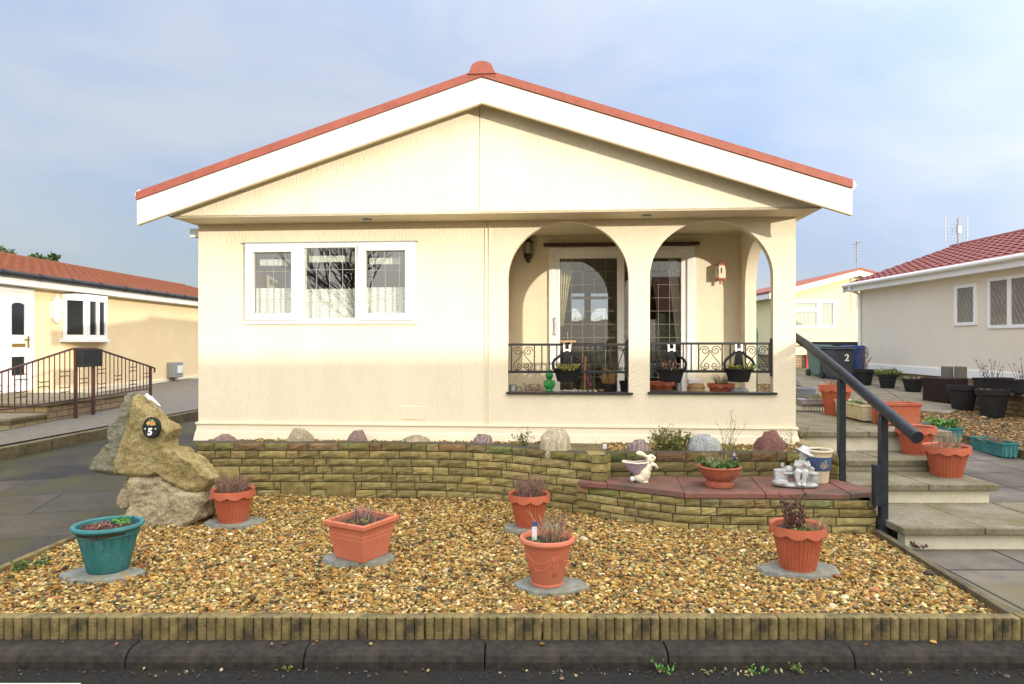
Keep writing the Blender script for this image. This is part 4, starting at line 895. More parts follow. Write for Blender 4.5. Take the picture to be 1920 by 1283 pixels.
q = MB(); q.grid(10, 10, lambda i, j: (-.154+.308*i, -.154+.308*j, .232+.01*math.sin(i*17)*math.cos(j*13))); q.build('soil', M['soil'], p)
q = MB(); twigs(q, 34, .05, .11, .03, [(.30, .22, .18), (.22, .15, .13)], .004, 12, None, .235); twigs(q, 150, .17, .045, .05, HEATH+[(.34, .2, .15)], .0018, 13, None, .235, branch=2); twigs(q, 24, .07, .03, .04, GREEN, .0018, 14, (YGREEN+GREEN, .018, 4), .235, cx=-.04); q.build('plant', M['twig'], p, fix=False)
# teal pot
zt_ = slate(118, 265, 1078, .6, 'pale slate slab under the teal pot near the driveway', 6)
p = thing('plant_pot', 'large round teal plastic pot with small red and green plants near the driveway', 'plant pot', pot_at(203, 1068, zt_), 0.2, 'front garden pots')
q = MB(); q.lathe([(.115, 0), (.122, .006), (.150, .13), (.176, .232), (.181, .236), (.185, .240), (.185, .262), (.190, .268), (.205, .274), (.213, .286), (.208, .300), (.194, .303), (.182, .296), (.178, .25)], 80, sx=1.0, sy=.94, fn=lambda i, r, z, g: (r-(.0025 if i in (1, 2, 3) and math.cos(g*30) > .2 else 0), z)); q.build('pot_body', M['teal'], p, smooth=True)
soil(p, .182, .268)
q = MB(); twigs(q, 60, .10, .022, .04, [(.18, .05, .05), (.24, .09, .08)], .0025, 15, ([(.2, .06, .06), (.28, .12, .1)], .02, 4), .265, cx=-.03); twigs(q, 16, .03, .03, .04, GREEN, .003, 16, ([(.1, .3, .06), (.14, .36, .08)], .028, 5), .268, cx=.06, cy=.07); q.build('plant', M['leaf'], p, fix=False)
# stairs
p = thing('plant_pot', 'large orange scalloped pot of dry grass on the second step', 'plant pot', pot_at(1775, 892, .433), .4, 'orange pots on the steps')
scallop_pot(p, .196, .122, .275, M['orange'], 10, 34, .06); soil(p, .165, .235); q = MB(); twigs(q, 120, .08, .13, .08, DRY, .0018, 21, None, .235, cx=.04); twigs(q, 50, .08, .05, .05, [(.45, .25, .2), (.35, .18, .15)], .003, 22, ([(.45, .22, .18)], .02, 3), .235, cx=-.09); q.build('plant', M['twig'], p, fix=False)
p = thing('plant_pot', 'orange scalloped pot under the lower end of the handrail', 'plant pot', pot_at(1717, 851, .538), 1.4, 'orange pots on the steps')
scallop_pot(p, .185, .118, .275, M['orange'], 10, 34, .06); soil(p, .155, .235); heather(p, .12, .235, 23, 40, .03)
q = MB(); q.box(-.12, -.055, 0, .12, .055, .012); q.prism(rect(-.13, -.065, .13, .065), [rect(-.118, -.053, .118, .053)], lambda a, c, k: (a, c, .03 if k == 0 else 0)); x, y = G(1800, 888, .434)
tag(q.build('saucer_tray', M['orange'], loc=(x-.08, y+.14, .435), rz=-.2), 'red plastic drip tray lying behind the pot on the second step', 'plant tray')
# landing
p = thing('plant_pot', 'orange scalloped pot on the landing behind the upper handrail post', 'plant pot', pot_at(1567, 777, .738), .2, 'pots on the landing')
scallop_pot(p, .20, .125, .37, M['orange'], 9, 30, .075); soil(p, .17, .33); heather(p, .13, .33, 24, 50, .09, [(.35, .16, .09), (.3, .2, .12)])
def trough(root, L_, w_, h, m, feet=False, taper=.86, ribs=0):
    q = MB()
    def ring(s, z): return [(-L_/2*s, -w_/2*s, z), (L_/2*s, -w_/2*s, z), (L_/2*s, w_/2*s, z), (-L_/2*s, w_/2*s, z)]
    rr = [(taper, .015), (.95, h-.035), (1.03, h-.03), (1.05, h), (.97, h), (.93, h-.05)]
    vs = []
    for s, z in rr:
        e = (1-s)*w_*.5; vs += [(-L_/2+e, -w_/2+e, z), (L_/2-e, -w_/2+e, z), (L_/2-e, w_/2-e, z), (-L_/2+e, w_/2-e, z)]
    q.add(vs, [(i*4+j, i*4+(j+1) % 4, i*4+4+(j+1) % 4, i*4+4+j) for i in range(len(rr)-1) for j in range(4)]+[(3, 2, 1, 0), (20, 21, 22, 23)])
    if feet:
        for sx in (-1, 1):
            for sy in (-1, 1): q.box(sx*(L_/2-.06)-.02, sy*(w_/2-.055)-.02, 0, sx*(L_/2-.06)+.02, sy*(w_/2-.055)+.02, .03)
    if ribs:
        e = w_*.03
        for sx in (-1, 1):
            for k in (-1, 0, 1): q.box(sx*(L_/2-e)-.006, k*w_*.26-.014, .01, sx*(L_/2-e)+.006, k*w_*.26+.014, h-.04)
    q.build('trough_body', m, root, bevel=.006)
    q = MB(); q.box(-L_/2+.03, -w_/2+.03, h-.05, L_/2-.03, w_/2-.03, h-.03); q.build('soil', M['soil'], root)
p = thing('planter_trough', 'cream plastic trough with green seedlings on the landing edge', 'planter', (4.05, 8.02, .738), R(86), 'troughs beside the steps')
trough(p, .78, .22, .20, M['creamtrough'], taper=.8); q = MB(); twigs(q, 60, .11, .03, .04, GREEN, .002, 25, (GREEN, .025, 3), .16, cx=.15); twigs(q, 40, .11, .03, .04, GREEN, .002, 26, (GREEN, .025, 3), .16, cx=-.15); q.build('plant', M['leaf'], p, fix=False)
p = thing('planter_trough', 'orange plastic trough on feet on the landing edge behind the handrail', 'planter', (4.19, 7.45, .738), R(4), 'troughs beside the steps')
trough(p, .42, .26, .245, M['orange'], feet=True, ribs=1); heather(p, .1, .20, 27, 26, .05, DRY+[(.5, .25, .18)])
p = thing('lattice_planter', 'shallow mauve grey planter with scalloped lattice front on the landing', 'planter', (3.90, 8.9, .738), .0)
q = MB(); q.prism([(-.16, 0), (-.16, .1), (.16, .1), (.16, 0)], [], lambda a, c, k: (a*(1.12 if c > .05 else .9), -.09 if k == 0 else .09, c+.06)); 
for i in range(9): q.box(-.145+i*.035, -.095, 0, -.135+i*.035, -.088, .09)
for i in range(4): q.lathe([(.045, 0), (.045, .012)], 12, c=(-.12+.08*i, -.085, .10), capt=True)
q.build('planter_body', M['greyplanter'], p)
q = MB(); twigs(q, 60, .12, .05, .05, GREEN+[(.3, .12, .1)], .002, 28, (YGREEN, .02, 2), .15); q.build('plant', M['leaf'], p, fix=False)
p = thing('bucket', 'blue grey bucket at the back of the landing beside the house corner', 'bucket', (4.26, 9.95, .738))
q = MB(); q.lathe([(.12, 0), (.155, .21), (.165, .215), (.165, .235), (.15, .235), (.12, .05)], 32); q.build('bucket_body', mat('blue_grey_plastic', (.17, .2, .25, 1), rough=.5), p, smooth=True)
q = MB(); q.tube([(-.16, 0, .22), (-.15, -.06, .16), (0, -.155, .11), (.15, -.06, .16), (.16, 0, .22)], .005, 6); q.build('handle', M['zinc'], p)

# ---------------------------------------------------------------- ornaments on the bench wall
def blob(name, parts, m, parent, vox=.006, sm=6):
    q = MB()
    for it in parts:
        if it[0] == 'e': q.ell(it[1], it[2], it[3] if len(it) > 3 else (0, 0, 0), 14)
        else: q.tube(it[1], it[2], 10)
    o = q.build(name, m, parent, smooth='all')
    r = o.modifiers.new('r', 'REMESH'); r.mode = 'VOXEL'; r.voxel_size = vox; r.use_smooth_shade = True
    if sm: s = o.modifiers.new('s', 'SMOOTH'); s.iterations = sm; s.factor = .4
    return o
x, y = G(1200, 905, .440)
p = thing('rabbit_ornament', 'cream rabbit garden ornament carrying a lilac bundle on the red coping', 'ornament', (x, y, .4395))
k = .000323
X = lambda a, z, d=0: ((a-850)*k, d, (1080-z)*k)
def E(a, z, ra, rz, rd, d=0, ry=0): return ('e', X(a, z, d), (ra*k, rd*k, rz*k), (0, ry, 0))
pa = [E(955, 850, 175, 240, 170, 0, .25), E(870, 950, 180, 135, 170), E(1060, 680, 115, 130, 120), E(1115, 470, 120, 100, 95), E(1200, 430, 75, 60, 60), E(1140, 400, 100, 70, 80)]
for s in (-1, 1):
    pa += [E(950, 1045, 120, 36, 48, s*.028), E(860, 960, 110, 110, 60, s*.03)]
    pa += [('t', [X(1130, 590, s*.03), X(1230, 600, s*.034), X(1295, 680, s*.022)], [.016, .014, .011])]
    pa += [('t', [X(1030, 400, s*.016), X(930, 335, s*.024), X(840, 305, s*.03), X(760, 315, s*.03)], [.012, .019, .019, .008])]
blob('rabbit_body', pa, M['rabbit'], p, .0045, 3)
q = MB(); q.ell(X(650, 985), (.021, .021, .024)); q.build('tail', M['white'], p, smooth='all')
q = MB()
for s in (-1, 1): q.ell(X(1165, 405, s*.026), (.006, .004, .007))
q.ell(X(1268, 425), (.005, .006, .004)); q.build('eye', M['black'], p, smooth='all')
q = MB()
def bund(i, j):
    a = 2*PI*i; b_ = j
    t = math.sin(a); cxx = math.cos(a)
    rx, ry = 350*k*(1-.45*b_), .062*(1-.5*b_)
    return (X(740, 0)[0]+rx*cxx*(1 if cxx < 0 else .95)+.02*b_, ry*t*(1-.55*max(0, -cxx)), (1080-(560-40*cxx*(-1 if cxx < 0 else 1)))*k-.095*b_+.008*math.sin(a*3+b_*4)*.4)
q.grid(40, 8, bund); o = q.build('cloth_bundle', M['lilac'], p, smooth='all'); so_ = o.modifiers.new('s', 'SOLIDIFY'); so_.thickness = .012
q = MB(); q.tube([Vector(bund(i/40, 0)) for i in range(41)], .0075, 8); q.build('bundle_edge', M['rabbit'], p, smooth='all')
q = MB(); q.add([bund(i/24, .25) for i in range(24)], [tuple(range(24))]); q.build('soil', M['soil'], p)

x, y = G(1349, 912, .440)
p = thing('clay_bowl', 'footed brown terracotta bowl of green shoots on the red coping', 'plant pot', (x, y, .4395))
q = MB(); q.lathe([(.105, 0), (.113, .006), (.113, .036), (.104, .044), (.100, .056), (.125, .072), (.155, .110), (.163, .150), (.170, .158), (.177, .165), (.175, .174), (.164, .176), (.156, .16)], 60); q.build('bowl', M['clay'], p, smooth=True)
q = MB()
for i in range(60):
    a = 2*PI*i/60; s = .118+.022*math.cos(a*6); r_ = .150 if s > .12 else .140
    q.ell((r_*math.cos(a), r_*math.sin(a), s), (.008, .008, .007), n=6)
for i in range(26): a = 2*PI*i/26; q.ell((.112*math.cos(a), .112*math.sin(a), .022), (.008, .008, .009), n=6)
q.build('moulded_garland', M['clay'], p, smooth='all')
soil(p, .155, .155)
q = MB(); twigs(q, 130, .12, .05, .06, GREEN, .002, 31, (GREEN+[(.12, .24, .07)], .034, 4), .155); twigs(q, 60, .09, .11, .06, DRY, .0013, 32, None, .155, branch=2); twigs(q, 3, .02, .10, .05, [(.03, .03, .06)], .003, 33, ([(.04, .035, .10), (.5, .48, .5)], .04, 6), .16, cx=.13); twigs(q, 10, .02, -.06, .06, DRY, .0025, 34, (DRY, .025, 2), .16, cx=.165); q.build('plant', M['leaf'], p, fix=False)

x, y = G(1492, 913, .440)
p = thing('boy_statuette', 'white stone statuette of a boy in a hat seated on a garden wall', 'ornament', (x, y, .4395), R(-6))
k = .000347
X = lambda a, z, d=0: ((a-680)*k, d, (1100-z)*k)
pa = [E(680, 1050, 530, 70, 210), E(330, 1000, 200, 90, 190), E(980, 1040, 220, 75, 200),
      E(1100, 900, 105, 170, 110, .0), E(1100, 780, 120, 40, 120), E(970, 850, 95, 190, 120, .03), E(1050, 680, 95, 60, 90, .03),
      E(300, 800, 115, 130, 90, .02), E(370, 740, 130, 60, 90, .02), E(540, 690, 110, 90, 95, .02), E(390, 600, 45, 70, 45, .02), E(700, 790, 330, 45, 110, .02), E(780, 850, 180, 120, 60, .06)]
q = MB(); q.box(X(200, 0)[0], -.01, .04, X(430, 0)[0], .05, X(0, 700)[2]); q.box(X(400, 0)[0], -.02, X(0, 800)[2], X(1000, 0)[0], .06, X(0, 750)[2]); q.box(X(430, 0)[0], .0, .04, X(500, 0)[0], .05, X(0, 790)[2]); q.box(X(1030, 0)[0], -.03, .03, X(1190, 0)[0], .04, X(0, 780)[2]); q.build('wall_seat', M['greystone'], p, bevel=.006)
blob('base', pa, M['greystone'], p, .006, 2)
pb = [E(820, 570, 125, 150, 100), E(820, 680, 130, 80, 110), E(845, 350, 98, 110, 100, -.005), E(845, 440, 45, 60, 45),
      ('t', [X(930, 480, -.0), X(965, 590, -.015), X(900, 570, -.05), X(820, 500, -.055)], [.02, .019, .016, .013]),
      ('t', [X(715, 480, -.0), X(670, 590, -.02), X(730, 570, -.05), X(800, 500, -.055)], [.02, .019, .016, .013]),
      ('t', [X(880, 690, -.01), X(835, 720, -.07), X(820, 850, -.065), X(810, 1000, -.062)], [.028, .027, .021, .017]),
      ('t', [X(760, 690, -.01), X(660, 720, -.07), X(665, 850, -.065), X(690, 990, -.062)], [.028, .027, .021, .017]),
      E(805, 1010, 55, 32, 80, -.075), E(690, 1000, 50, 32, 80, -.075), E(815, 330, 20, 18, 22, -.04),
      E(800, 345, 14, 22, 20, -.038), E(920, 350, 18, 30, 25), E(770, 350, 18, 30, 25), E(800, 395, 34, 10, 14, -.032)]
blob('boy_figure', pb, M['whitestone'], p, .005, 2)
q = MB(); m4 = T(*X(870, 265, -.003)) @ rot('Y', .42) @ rot('X', -.15)
vs = MB(); vs.lathe([(.002, .052), (.03, .05), (.042, .03), (.045, .008), (.078, -.004), (.080, -.010), (.042, .0), (.035, .0)], 32, lambda i, r, z, g: (r, z+(.010*math.cos(2*g) if i in (4, 5) else 0)), capb=False)
q.add([m4 @ Vector(v) for v in vs.v], vs.f); q.build('hat', M['whitestone'], p, smooth=True)
q = MB(); q.tube([X(760, 470, -.062), X(860, 520, -.066)], .006, 8); q.build('flute', M['whitestone'], p)

x, y = G(1535, 904, .440)
p = thing('ceramic_pot', 'cream ceramic pot with a blue glazed band behind the white statuette', 'plant pot', (x, y, .4395))
q = MB(); q.lathe([(.07, 0), (.075, .004), (.088, .105), (.090, .11)], 48); q.lathe([(.104, .225), (.104, .250), (.112, .262), (.118, .268), (.118, .280), (.108, .285), (.095, .28), (.09, .24)], 48, capb=False); q.build('pot_body', M['ceramic'], p, smooth=True)
q = MB(); q.lathe([(.0895, .107), (.092, .112), (.1035, .215), (.1045, .226)], 48, capb=False); q.build('blue_band', M['ceramicblue'], p, smooth=True)
q = MB(); rr = lambda z: .0935+.011*(z-.11)/.105
def dec(pts): q.tube([(rr(z)*math.sin(a), -rr(z)*math.cos(a), z) for a, z in pts], .0022, 5)
dec([(.0, .125), (.05, .15), (.12, .185), (.14, .2)]); dec([(.0, .13), (-.2, .135), (-.3, .15), (-.22, .165), (-.1, .145), (0, .13)]); dec([(.0, .13), (-.12, .16), (-.16, .19), (-.06, .18), (.02, .145)]); dec([(.02, .135), (.22, .14), (.36, .155), (.26, .168), (.12, .155), (.02, .135)]); dec([(.04, .145), (.14, .205), (.24, .19), (.16, .16)])
q.build('leaf_motif', M['ceramic'], p, smooth='all'); soil(p, .096, .265)

# ---------------------------------------------------------------- stones in the bed
def boulder(u, v, wpx, hpx, y, m, label, seed, dep=.8, rz=0, name='boulder'):
    r = random.Random(seed); s = y/F; x0, _, z0 = AT(u, v, y)
    bm = bmesh.new(); bmesh.ops.create_icosphere(bm, subdivisions=4, radius=1)
    off = Vector((r.uniform(0, 50), r.uniform(0, 50), r.uniform(0, 50)))
    for vv in bm.verts:
        n_ = vv.co.normalized(); d_ = 1+.22*mn.noise(n_*1.1+off)+.07*mn.noise(n_*3+off)
        zz = math.copysign(abs(n_.z)**.7, n_.z); hs_ = math.sqrt(max(0, 1-zz*zz*.86)); hh_ = math.hypot(n_.x, n_.y) or 1; vv.co = Vector((n_.x/hh_*hs_*d_*wpx*s/2*1.03, n_.y/hh_*hs_*d_*wpx*s/2*dep, max(-.25, zz*d_*.98)*hpx*s))
    me = bpy.data.meshes.new(name); bm.to_mesh(me); bm.free(); me.polygons.foreach_set('use_smooth', [True]*len(me.polygons)); me.materials.append(m)
    o = bpy.data.objects.new(name, me); C.objects.link(o); o.location = (x0, y, z0-.012); o.rotation_euler = (0, 0, rz)
    return tag(o, label, 'stone', 'stones along the raised bed')
boulder(422, 830, 42, 17, 6.82, M['rockpurple'], 'small low purple stone on the wall nearest the tall numbered rock', 1)
boulder(561, 831, 48, 29, 6.82, M['rockmottle'], 'mottled grey and tan rounded stone below the front window', 2)
boulder(671, 831, 38, 25, 6.82, M['rockpurple'], 'plain purple upright stone between two mottled stones', 3)
boulder(779, 831, 50, 17, 6.80, M['rockmottle'], 'flat speckled tan stone below the wall access flap', 4)
boulder(906, 834, 38, 22, 6.74, M['rockpurplevein'], 'small purple stone with pale veins below the joint cover strip', 5)
boulder(1042, 846, 58, 46, 6.26, M['rockcream'], 'tallest cream and orange banded stone at the wall end', 6)
boulder(1199, 845, 46, 22, 6.26, M['rockpurplevein'], 'flat grey purple stone above the rabbit ornament', 7)
boulder(1321, 845, 60, 34, 6.28, M['rockgrey'], 'rounded blue grey stone above the clay bowl', 8)
boulder(1443, 843, 54, 36, 6.30, M['rockred'], 'dark red blocky stone above the white statuette', 9)
# plants in the bed
def bedplant(name, label, u, v, y, fn, cat='plant'):
    x0, _, z0 = AT(u, v, y); q = MB(); fn(q); o = q.build(name, M['leaf'], loc=(x0, y, .622), fix=False); return tag(o, label, cat)
bedplant('withered_plant', 'small withered plant with dark seed heads beside the tallest cream stone', 983, 836, 6.5, lambda q: (twigs(q, 26, .035, .13, .12, DRY+GREEN, .002, 41, (YGREEN+GREEN, .028, 4), 0), twigs(q, 5, .02, .20, .12, DARKTW, .002, 42, (DARKTW, .03, 3), 0)))
bedplant('leafy_shrub', 'small leafy shrub with pinkish tips between the purple and grey stones', 1258, 842, 6.3, lambda q: (twigs(q, 90, .12, .18, .13, [(.2, .12, .07)], .0022, 43, (GREEN+YGREEN, .032, 10), 0), twigs(q, 40, .08, .22, .10, [(.25, .13, .1)], .002, 44, ([(.4, .24, .2), (.3, .16, .12), (.34, .3, .16)], .02, 6), 0, cx=-.04)))
bedplant('lavender', 'tall thin lavender stems with dry heads against the house skirt', 1365, 842, 6.32, lambda q: (twigs(q, 12, .06, .36, .12, [(.18, .17, .08), (.24, .2, .12)], .0018, 45, ([(.16, .12, .1), (.22, .2, .1)], .014, 16), 0), twigs(q, 50, .12, .05, .10, YGREEN, .0018, 46, (YGREEN, .02, 3), 0)))
bedplant('sprig', 'thin weedy sprigs beside the dark red stone', 1475, 842, 6.32, lambda q: twigs(q, 10, .04, .22, .05, [(.2, .17, .09)], .0016, 47, (YGREEN+DRY, .016, 8), 0))
bedplant('sprig', 'single leafy sprig on the mossy side coping by the steps', 1508, 838, 6.9, lambda q: twigs(q, 4, .02, .16, .05, GREEN, .002, 48, (GREEN, .02, 5), 0))
bedplant('dead_stems', 'few bare dead stems above the white plant tag', 1137, 842, 6.3, lambda q: twigs(q, 8, .05, .14, .08, [(.2, .14, .11)], .0014, 49, None, 0))
x0, _, _z = AT(1134, 842, 6.5); q = MB(); q.box(-.018, -.002, 0, .018, .002, .045); tag(q.build('plant_tag', M['whitegloss'], loc=(x0, 6.5, .624), bevel=.001), 'small white plant tag in the raised bed above the coping', 'plant tag')

# ---------------------------------------------------------------- tall rock with the number plaque
def rock(name, outline, depth, m, parent, vox, y0, seed, rough=.02, dep_fn=None, taper=.25):
    """outline in (x, z) metres; thickness runs along y and thins towards the outline"""
    q = MB()
    loops = []; cx = sum(p[0] for p in outline)/len(outline); cz = sum(p[1] for p in outline)/len(outline)
    layers = ((-1, .86), (-.8, .97), (0, 1.03), (.75, .96), (1, .80))
    n = len(outline); vs = []
    for f, s in layers: vs += [(cx+(x-cx)*s, y0+depth/2*f, cz+(z-cz)*s) for x, z in outline]
    fs = [(l*n+i, l*n+(i+1) % n, l*n+n+(i+1) % n, l*n+n+i) for l in range(4) for i in range(n)]
    tri = tessellate_polygon([[Vector((x, z, 0)) for x, z in outline]])
    fs += [tuple(t) for t in tri]+[tuple(4*n+i for i in t) for t in tri]
    q.add(vs, fs); o = q.build(name, m, parent, smooth='all')
    r = o.modifiers.new('r', 'REMESH'); r.mode = 'VOXEL'; r.voxel_size = vox; r.use_smooth_shade = True
    s = o.modifiers.new('s', 'SMOOTH'); s.iterations = 1; s.factor = .3
    for sz, st_ in ((.16, rough*2.4), (.05, rough*1.5), (.02, rough*.8)):
        tx = bpy.data.textures.new('rocknoise', 'CLOUDS'); tx.noise_scale = sz; tx.noise_depth = 3
        d = o.modifiers.new('d', 'DISPLACE'); d.texture = tx; d.strength = st_; d.mid_level = .5; d.texture_coords = 'LOCAL'
    return o
YR = 5.72
def rp(zx, zy, y=YR): a = AT(160+zx/4.582, 720+zy/4.582, y); return (a[0]+3.05, a[2]-.12)
rk = thing('standing_rock', 'tall pointed mossy sandstone rock on a rounded base beside the driveway', 'rock', (-3.05, 0, .12))
up = [(455, 92), (432, 150), (418, 300), (378, 420), (330, 570), (283, 725), (300, 768), (420, 778), (560, 788), (680, 772), (740, 825), (850, 885), (960, 918), (1040, 912), (1100, 860), (1125, 800), (1060, 730), (990, 650), (930, 630), (860, 560), (755, 555), (738, 480), (790, 390), (760, 345), (660, 305), (610, 218), (540, 163), (490, 112)]
rock('upper_stone', [rp(*p_) for p_ in up], .26, M['rockmoss'], rk, .010, YR, 1, .013)
lf = [(428, 78), (385, 130), (350, 190), (330, 280), (262, 335), (250, 450), (292, 490), (215, 520), (150, 610), (90, 700), (104, 748), (200, 760), (320, 772), (400, 560), (450, 400), (470, 200)]
rock('side_stone', [rp(*p_, 5.76) for p_ in lf], .24, M['rocklichen'], rk, .010, 5.76, 2, .013)
lo = [(440, 780), (425, 900), (440, 1000), (425, 1120), (470, 1180), (480, 1330), (620, 1310), (850, 1220), (1000, 1170), (1090, 1110), (1110, 980), (1060, 900), (950, 900), (840, 850), (720, 760), (560, 770)]
rock('base_stone', [rp(*p_, 5.76) for p_ in lo], .42, M['rockbase'], rk, .011, 5.78, 3)
pb_ = [(340, 880), (300, 960), (290, 1020), (340, 1075), (400, 1060), (425, 980), (430, 930), (390, 890)]
rock('wedge_stone', [rp(*p_, 5.72) for p_ in pb_], .13, M['rockbase'], rk, .010, 5.72, 4, .006)
pb_ = [(360, 815), (345, 870), (400, 890), (430, 900), (445, 820), (420, 800)]
rock('wedge_stone', [rp(*p_, 5.78) for p_ in pb_], .14, M['rockbase'], rk, .010, 5.80, 5, .006)
pl_ = AT(283.3, 802, 5.545)
p = thing('number_plaque', 'black oval plaque with painted flowers and a white house number on the rock', 'sign', pl_, R(6))
p.rotation_euler = (R(-8), 0, R(-4))
q = MB(); q.prism([(.070*math.cos(2*PI*i/40), .085*math.sin(2*PI*i/40)) for i in range(40)], [], lambda a, c, k2: (a, -.008 if k2 == 0 else .03, c)); q.build('plate', M['blackplastic'], p, bevel=.003)
r = random.Random(4); q = MB(); q2 = MB(); q3 = MB()
def petal(q_, cx, cz, s, n=5):
    for i in range(n): a = 2*PI*i/n; q_.ell((cx+s*.6*math.cos(a), -.010, cz+s*.6*math.sin(a)), (s*.5, .0025, s*.5), n=8)
petal(q2, .0, .034, .016); petal(q2, .018, .043, .009); petal(q3, -.022, .036, .012); petal(q3, .03, .028, .009)
for i in range(18): a = r.uniform(0, 2*PI); q.ell((.038*math.cos(a)*r.uniform(.6, 1.15), -.009, .038+.022*math.sin(a)), (.011, .002, .0035), (0, r.uniform(-1.5, 1.5), 0), 6)
q.build('painted_leaves', M['lightgreen'], p, smooth='all'); q2.build('painted_flowers', M['orangeflower'], p, smooth='all'); q3.build('painted_flowers', M['yellowflower'], p, smooth='all')
def text(name, s, size, m, parent, loc, rot_=(PI/2, 0, 0), ext=.001, bold=.0):
    cu = bpy.data.curves.new(name, 'FONT'); cu.body = s; cu.size = size; cu.extrude = ext; cu.align_x = 'CENTER'; cu.align_y = 'CENTER'; cu.offset = bold
    o = bpy.data.objects.new(name, cu); C.objects.link(o); o.parent = parent; o.location = loc; o.rotation_euler = rot_; cu.materials.append(m); return o
text('number', '5', .078, M['white'], p, (0, -.0105, -.036), bold=.0035)
q = MB()
for sx in (-1, 1): petal(q, sx*.044, -.010, .006)
q.build('small_flowers', M['white'], p, smooth='all')
x, y, z = AT(282, 752, 5.72)
p = thing('bird_ornament', 'small white bird ornament perched on the slope of the tall rock', 'ornament', (x, y, z))
blob('bird_body', [('e', (-.0, 0, .02), (.032, .022, .022), (0, .5, 0)), ('e', (-.028, 0, .045), (.019, .017, .017)), ('t', [(.02, 0, .008), (.055, 0, -.02), (.085, 0, -.045)], [.013, .010, .006]), ('t', [(-.044, 0, .044), (-.060, 0, .040)], [.006, .002])], M['white'], p, .004, 2)

# ---------------------------------------------------------------- hanging planters, lanterns and porch things
def hang(u, label, plant):
    t0, z0 = hp(u, 691, -.03); o = thing('hanging_planter', label, 'planter', HW(t0, .0, 0), -TH, 'black planters hung on the arch railings')
    zr_ = z0
    q = MB(); n = 24; vs = []
    prof = [(.09, -.135), (.098, -.13), (.125, -.03), (.14, -.018), (.15, -.012), (.15, 0), (.135, 0), (.12, -.03)]
    for r_, z in prof:
        for i in range(n+1): a = PI+PI*i/n; vs.append((r_*math.cos(a), .02+r_*.95*math.sin(a), zr_+z))
    m = n+1; fs = [(i*m+j, i*m+j+1, i*m+m+j+1, i*m+m+j) for i in range(len(prof)-1) for j in range(n)]+[tuple(range(m))]
    fs += [(i*m, i*m+m, i*m+m+n, i*m+n) for i in range(len(prof)-1)]
    q.add(vs, fs); q.build('bowl', M['blackplastic'], o, smooth=True)
    q = MB()
    for s in (-1, 1):
        q.tube([(s*.135, .0, zr_-.01), (s*.142, .0, zr_+.05), (s*.125, .005, zr_+.085), (s*.07, .01, zr_+.125), (s*.02, .015, zr_+.18)], [.014, .014, .014, .013, .014], 8)
    for s in (-2, -1, 0, 1, 2): q.tube([(s*.022, .012, zr_-.02), (s*.016, .012, zr_+.06), (s*.009, .014, zr_+.19)], [.013, .011, .009], 8)
    q.build('back_frame', M['blackplastic'], o, smooth=True)
    q = MB()
    for s in (-1, 1): q.box(s*.028-.009, -.002, zr_+.165, s*.028+.009, .012, zr_+.235); q.box(s*.028-.009, .0, zr_+.228, s*.028+.009, .085, zr_+.238)
    q.box(-.03, .0, zr_+.175, .03, .010, zr_+.195); q.build('hook', M['whitegloss'], o, bevel=.002)
    q = MB(); q.add([(.13*math.cos(PI+PI*i/16), .015+.12*math.sin(PI+PI*i/16), zr_-.02) for i in range(17)], [tuple(range(17))]); q.build('soil', M['soil'], o)
    q = MB(); plant(q, zr_-.02); q.build('plant', M['leaf'], o, fix=False)
hang(1063, 'black wall planter of yellow green sedum hung below the wooden feeder tray', lambda q, z: twigs(q, 110, .10, .055, .03, YGREEN, .002, 51, (YGREEN+[(.3, .22, .06)], .02, 5), z, cy=-.04))
hang(1260, 'black wall planter of withered brown stems hung on the railing', lambda q, z: twigs(q, 40, .10, .09, .04, DARKTW+DRY, .0025, 52, (DARKTW+[(.3, .17, .12)], .028, 3), z, cy=-.03))
hang(1387, 'black wall planter of sparse sedum hung nearest the side pillar', lambda q, z: (twigs(q, 60, .05, .045, .03, YGREEN, .002, 53, (YGREEN, .02, 5), z, cx=-.06, cy=-.04), twigs(q, 26, .03, .06, .03, YGREEN, .002, 54, (YGREEN, .02, 4), z, cx=.09, cy=-.04)))
t0, z0 = hp(1064, 641, .06)
q = MB(); q.box(-.085, -.03, -.006, .085, .07, .012); q.box(-.045, -.02, -.05, -.03, .0, -.006); q.box(.03, -.02, -.05, .045, .0, -.006); q.tube([(0, .02, .01), (0, .02, .1)], .004, 6)
tag(q.build('feeder_tray', M['wood'], loc=HW(t0, .02, z0), rz=-TH, bevel=.003), 'small wooden feeder tray on top of the railing beside the door handle', 'bird feeder')
